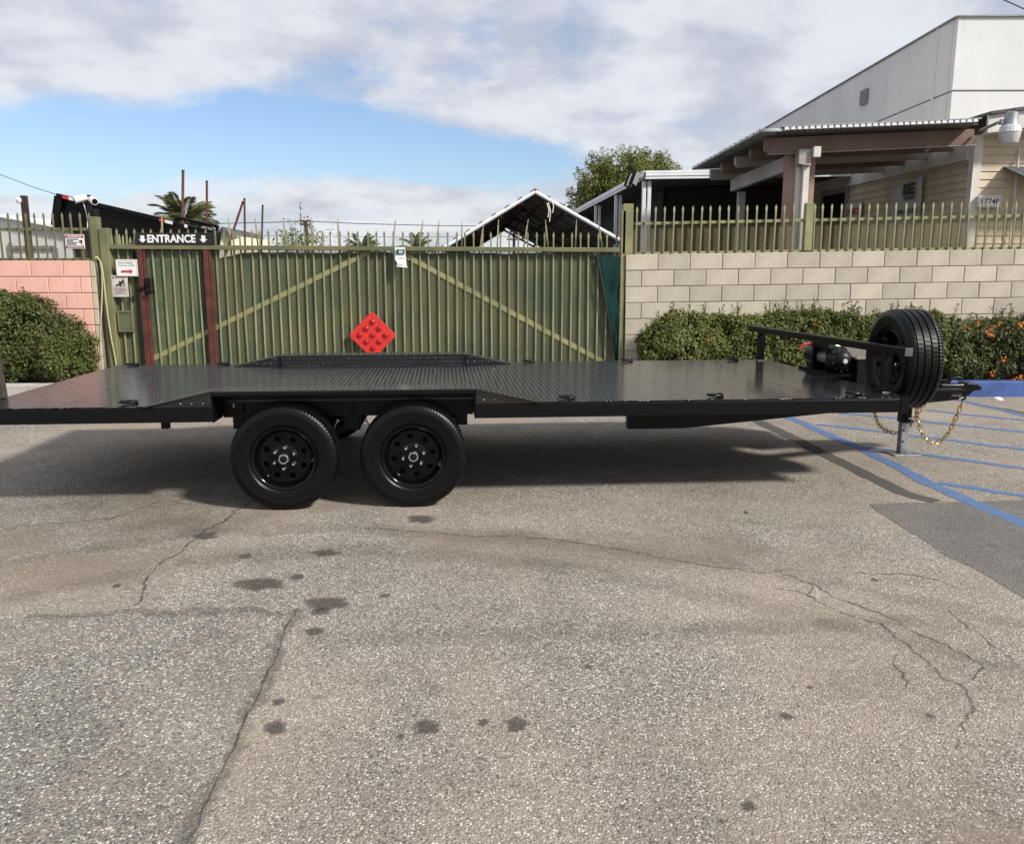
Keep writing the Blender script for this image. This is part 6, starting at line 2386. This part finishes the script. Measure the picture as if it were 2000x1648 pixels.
# posts, cameras
cpole = thing('camera_pole', 'thin dark pole carrying the two security cameras on the left fence', 'pole', Zp(at(172, 430, 11.85), 1.7))
m = MB()
a = at(168, 381, 11.85)
m.box((a.x, 11.82, 1.6), (a.x + 0.055, 11.88, a.z))
part('pole', m, 'dark_pole', cpole)
a, b = at(178, 409, 11.80), at(191, 424, 11.80)
m = MB()
m.box((a.x, 11.74, b.z), (b.x, 11.86, a.z))
part('junction_box', m, 'black_plastic', cpole, bevel=0.006)
m = MB()
m.tube([at(162, 393, 11.84), at(167, 410, 11.8), at(171, 428, 11.8), at(171, 446, 11.8)], 0.007, 6)
part('cable', m, 'sign_white', cpole, smooth=True)
for i, (c, d) in enumerate(((at(156, 388.5, 11.75), Vector((-0.75, -0.55, -0.28))), (at(182, 392, 11.75), Vector((0.62, -0.72, -0.22))))):
    d.normalize()
    th = thing('security_camera', 'white bullet security camera on the dark pole, ' + ('pointing left' if i == 0 else 'pointing right with dark lens'), 'camera', c)
    m = MB()
    m.tube([c - d * 0.09, c - d * 0.085, c + d * 0.07, c + d * 0.075], [0.038, 0.045, 0.050, 0.046], 16)
    part('body', m, 'camera_white', th, smooth=True)
    m = MB()
    m.tube([c + d * 0.07, c + d * 0.078], [0.040, 0.038], 16)
    part('lens', m, 'glass_dark', th)
    m = MB()
    m.tube([c - d * 0.07, at(171, 389, 11.83)], 0.02, 8)
    part('mount', m, 'camera_white', th, smooth=True)
th = thing('timber_post', 'square dark brown post with round white camera behind the left fence', 'post', Zp(at(45, 460, 13.2), 0))
a, b = at(38.5, 382, 13.2), at(48.5, 382, 13.2)
m = MB()
m.box((a.x, 13.2, 0), (b.x, 13.28, a.z))
part('post', m, 'dark_pole', th)
m = MB()
cc = at(37.5, 391, 13.22)
m.lathe([(0, 0.045), (0.03, 0.04), (0.05, 0.015), (0.05, -0.02), (0.035, -0.045), (0, -0.055)], cc, 'z', 16)
part('dome_camera', m, 'camera_white', th, smooth=True)

for lab, (ua, va), (ub, vb), r, mt in (('tallest rust brown steel pole rising behind the ENTRANCE sign', (357.5, 335), (356, 480), 0.028, 'rust_pole'), ('second tallest rust brown pole above the right end of the ENTRANCE sign', (404, 356), (404.5, 482), 0.024, 'rust_pole'),
                                       ('rust brown pole leaning to the right beside the cream house', (474, 396), (446, 480), 0.024, 'rust_pole'), ('thin upright dark red pole touching the leaning pole', (477.5, 390), (478.5, 482), 0.021, 'rust_pole'), ('short dark pole standing alone right of the cream house', (513, 403), (511, 482), 0.019, 'dark_pole')):
    a, b = at(ua, va, 18.0), at(ub, vb, 18.0)
    low = a + (b - a) * ((a.z) / (a.z - b.z))
    th = thing('steel_pole', lab, 'pole', low, group='poles behind the gate')
    m = MB()
    m.tube([low, a], r, 10)
    part('shaft', m, mt, th, smooth=True)
    m = MB()
    dd = (a - low).normalized()
    m.tube([a, a + dd * 0.03], r * 1.15, 10)
    part('cap', m, 'dark_pole', th, smooth=True)

# ------------------------------------------------------------------ cream house
hs = thing('cream_house', 'small cream house with dark gabled roof far behind the gate', 'house', Zp(at(470, 490, 46), 0))
H = lambda u, v, Y: at(u, v, Y)
apx, lft, rgt_, far_ = H(437, 445, 45), H(424, 459, 45), H(451, 460, 45), H(524, 469, 52)
hip = H(500, 464.5, 52)
m = MB()
m.add([Zp(lft, 0), Zp(rgt_, 0), rgt_, apx, lft], [(0, 1, 2, 3, 4)])
m.add([Zp(rgt_, 0), Zp(far_, 0), far_, rgt_], [(0, 1, 2, 3)])
back = far_ + Vector((-2, 4, 0))
m.add([Zp(far_, 0), Zp(back, 0), back, far_], [(0, 1, 2, 3)])
m.add([Zp(lft, 0), Zp(lft + Vector((0, 9, 0)), 0), lft + Vector((0, 9, 0)), lft], [(0, 1, 2, 3)])
w_ = part('wall', m, 'house_cream', hs)
m = MB()
o1 = Vector((0, -0.25, 0.05))
m.add([apx + o1, lft + o1 + Vector((-0.3, 0, -0.25)), lft + o1 + Vector((-0.3, 0, -0.40)), apx + o1 + Vector((0, 0, -0.18)), rgt_ + o1 + Vector((0.2, 0, -0.3)), rgt_ + o1 + Vector((0.2, 0, -0.15))], [(0, 1, 2, 3), (0, 3, 4, 5)])
part('barge_board', m, 'roof_shingle', hs)
m = MB()
m.add([apx + o1, rgt_ + o1 + Vector((0.2, 0, -0.15)), hip + Vector((0.1, 0, -0.05)), hip + Vector((0, 0.5, 0.25))], [(0, 1, 2, 3)])
m.add([apx + o1, hip + Vector((0, 0.5, 0.25)), lft + Vector((0, 9, 0)), lft + o1 + Vector((-0.3, 0, -0.25))], [(0, 1, 2, 3)])
part('roof', m, 'roof_shingle', hs)

# ------------------------------------------------------------------ palms
def frond_mesh(L, droop, seed):
    rs = random.Random(seed)
    m = MB()
    n = 16
    pts = []
    for i in range(n + 1):
        t = i / n
        pts.append(Vector((L * (t - 0.12 * t * t), 0, L * (0.42 * t - droop * t * t))))
    m.tube(pts, [0.03 * L / 2 * (1 - 0.85 * i / n) + 0.004 for i in range(n + 1)], 5)
    for i in range(2, n + 1):
        for h in range(3):
            t = (i - h / 3) / n
            k = min(int(t * n), n - 1)
            p = pts[k].lerp(pts[k + 1], t * n - k)
            ll = L * 0.30 * math.sin(PI * min(0.10 + 0.86 * t, 1)) ** 0.6
            for s in (-1, 1):
                tip = p + Vector((ll * 0.70, s * ll * 0.62, -ll * (0.28 + rs.uniform(0, 0.25))))
                wv = Vector((0.5, -s * 0.3, 0)).normalized() * (L * 0.016)
                mid = p.lerp(tip, 0.5) + Vector((0, 0, ll * 0.06))
                m.add([p, mid - wv, tip, mid + wv], [(0, 1, 2, 3)])
    return m.mesh('frond', recalc=False)


def palm(label, u, v, Y, L, nf, seed):
    c = at(u, v, Y)
    rs = random.Random(seed)
    th = thing('palm_tree', label, 'palm tree', Zp(c, 0))
    m = MB()
    k = 12
    m.tube([Vector((c.x, c.y, c.z * i / k)) for i in range(k + 1)], [0.26 + 0.03 * (i % 2) for i in range(k + 1)], 10)
    part('trunk', m, 'bark', th)
    fm = [frond_mesh(L * f, d, seed + j) for j, (f, d) in enumerate(((1.0, 0.35), (1.0, 0.6), (0.9, 0.9), (1.05, 0.5)))]
    for j in range(nf):
        a = 2 * PI * j * 0.381966 + rs.uniform(-0.2, 0.2)
        e = rs.uniform(-0.15, 1.15) if j < nf * 0.8 else rs.uniform(0.9, 1.35)
        q = Matrix.Rotation(a, 4, 'Z') @ Matrix.Rotation(-e + 0.35, 4, 'Y')
        link('frond', fm[j % 4], 'palm_leaf', th, loc=(0, 0, c.z), rot=q.to_euler())


palm('largest palm with arching fronds behind the ENTRANCE sign', 358, 437, 52, 2.35, 38, 3)
palm('distant palm top left of the bent dealer sign', 707, 487, 84, 2.1, 34, 11)
palm('distant palm top right of the bent dealer sign', 812, 487, 84, 2.1, 34, 23)

# ------------------------------------------------------------------ leafy tree behind the carport
TY = 31.0
lobes = ((1215, 332, 66, 38), (1262, 326, 56, 32), (1165, 346, 42, 32), (1141, 383, 28, 26), (1200, 372, 64, 40), (1306, 340, 26, 20), (1128, 403, 20, 14), (1240, 360, 60, 40), (1160, 400, 40, 30))
tb = Zp(at(1225, 420, TY), 0)
tree = thing('leafy_tree', 'broad leafy green tree rising behind the white carport', 'tree', tb)
Cs, Ns, Rs = [], [], []
m = MB()
ctr = at(1220, 400, TY)
m.tube([tb, tb + Vector((0.1, 0, 2.0)), ctr + Vector((0, 0, -0.4))], [0.22, 0.17, 0.12], 10)
for (u, v, ru, rv) in lobes:
    c = at(u, v, TY)
    k = TY / F
    rx, rz, ry = ru * k * 1.02, rv * k, max(ru, rv) * k * 0.9
    for e in range(3):
        t = c + Vector((random.uniform(-0.5, 0.5) * rx, random.uniform(-0.5, 0.5) * ry, random.uniform(-0.3, 0.6) * rz))
        m.tube([ctr + Vector((0, 0, -0.6)), ctr.lerp(t, 0.5) + Vector((random.uniform(-0.2, 0.2), 0, -0.1)), t], [0.07, 0.04, 0.012], 6)
    n = int(11 * rx * rz * 12)
    d = RNG.normal(size=(n, 3))
    d /= np.linalg.norm(d, axis=1, keepdims=True)
    rr = RNG.uniform(0.55, 1.06, n)[:, None]
    rr = np.where(RNG.uniform(size=(n, 1)) < 0.12, rr * 1.14, rr)
    Cs.append(np.array(c) + d * rr * np.array([rx, ry, rz]))
    Ns.append(d)
part('trunk', m, 'bark', tree, smooth=True)
C = np.concatenate(Cs)
Nn = np.concatenate(Ns)
P, PN = clumps(C, Nn, 34, 0.20)
leaf_mesh('crown', P, PN, 0.105, 'tree_leaf', tree, 0.40)

# sparse sapling behind the gate
SY = 20.0
base = Zp(at(590, 500, SY), 0)
sap = thing('sapling', 'sparse leggy shrub with bare stems behind the gate', 'shrub', base)
m = MB()
LP, LN = [], []
for (u, v) in ((558, 425), (571, 440), (548, 448), (586, 418), (576, 428), (598, 428), (606, 440), (615, 438), (566, 455), (580, 450), (622, 452), (590, 455), (600, 462), (548, 468), (612, 466), (560, 462), (585, 398), (628, 460)):
    t = at(u + random.uniform(-3, 3), v, SY + random.uniform(-0.4, 0.4))
    b = base + Vector((random.uniform(-0.2, 0.2), random.uniform(-0.2, 0.2), 1.2))
    mid = b.lerp(t, 0.55) + Vector((random.uniform(-0.1, 0.1), 0, 0.05))
    m.tube([base + Vector((0, 0, 0)), b, mid, t], [0.03, 0.016, 0.008, 0.004], 5)
    for k in range(16 if v > 430 else 7):
        w = random.uniform(0.55, 1.0)
        c = mid.lerp(t, w) if w > 0.3 else b
        LP.append((c.x + random.gauss(0, 0.05), c.y + random.gauss(0, 0.05), c.z + random.gauss(0, 0.04)))
        LN.append((0, -0.5, 0.7))
for k in range(260):
    LP.append((at(585, 480, SY).x + random.gauss(0, 0.32), SY + random.gauss(0, 0.3), at(585, 476, SY).z + random.gauss(0, 0.10)))
    LN.append((0, -0.5, 0.7))
part('stems', m, 'twig', sap)
leaf_mesh('leaves', LP, LN, 0.075, 'sprig_leaf', sap, 0.6)

# ------------------------------------------------------------------ poles and wires far behind
def upole(name, label, u, v, Y, r, arms, mat, cat='utility pole'):
    c = at(u, v, Y)
    th = thing(name, label, cat, Zp(c, 0))
    m = MB()
    m.tube([Zp(c, 0), c], [r * 1.25, r], 10)
    part('shaft', m, mat, th, smooth=True)
    for dz, hw in arms:
        m = MB()
        m.beam(c + Vector((-hw, -r, dz)), c + Vector((hw, -r, dz)), 0.12, 0.14)
        part('cross_arm', m, mat, th)
        for s in (-0.9, -0.45, 0.45, 0.9):
            m = MB()
            m.lathe([(0.03, 0.07), (0.05, 0.12), (0.03, 0.2), (0, 0.22)], c + Vector((hw * s, -r, dz)), 'z', 8)
            part('insulator', m, 'galvanized', th)
    return c


P1 = upole('utility_pole', 'dark wooden utility pole with cross arm among the shrub stems', 597, 431, 75, 0.16, ((-0.05, 0.5), (-0.35, 0.4)), 'dark_pole')
upole('utility_pole', 'utility pole with cross arms framed by the canopy opening', 1004, 450, 85, 0.15, ((-0.4, 0.55), (-0.9, 0.7)), 'dark_pole')
upole('light_pole', 'slim white light pole between the shrub and the palms', 645, 450, 62, 0.10, ((-0.08, 0.22),), 'shed_white', 'lamp post')


def wire(label, pix, r):
    pts = [at(u, v, Y) for u, v, Y in pix]
    dense = []
    for i in range(len(pts) - 1):
        for k in range(10):
            t = k / 10
            p = pts[i].lerp(pts[i + 1], t)
            p.z -= 0.0 if len(pix) > 2 else 0.0
            dense.append(p)
    dense.append(pts[-1])
    th = thing('power_line', label, 'wire', dense[0])
    m = MB()
    m.tube(dense, r, 5)
    part('wire', m, 'wire', th)


wire('thin wire slanting down to the tilted trailer bed at left', [(-200, 270, 22), (0, 341, 18), (60, 364, 17), (113, 381, 15.5)], 0.007)
wire('long overhead wire meeting the utility pole above the gate', [(-300, 452, 80), (200, 440, 78), (420, 437, 76), (530, 434.5, 75), (597, 432, 75), (700, 437, 76), (860, 441, 78), (1100, 443, 80), (1500, 430, 82)], 0.035)
wire('faint lower overhead wire crossing behind the palms', [(300, 461, 88), (540, 461, 88), (760, 463, 88), (940, 463, 88), (1200, 462, 88)], 0.022)
wire('short dark wire crossing the top right corner of the sky', [(900, -560, 9), (1500, -235, 12), (1880, -40, 14), (1960, 0, 14.5), (2000, 18, 15), (2100, 60, 16), (2700, 260, 24)], 0.011)
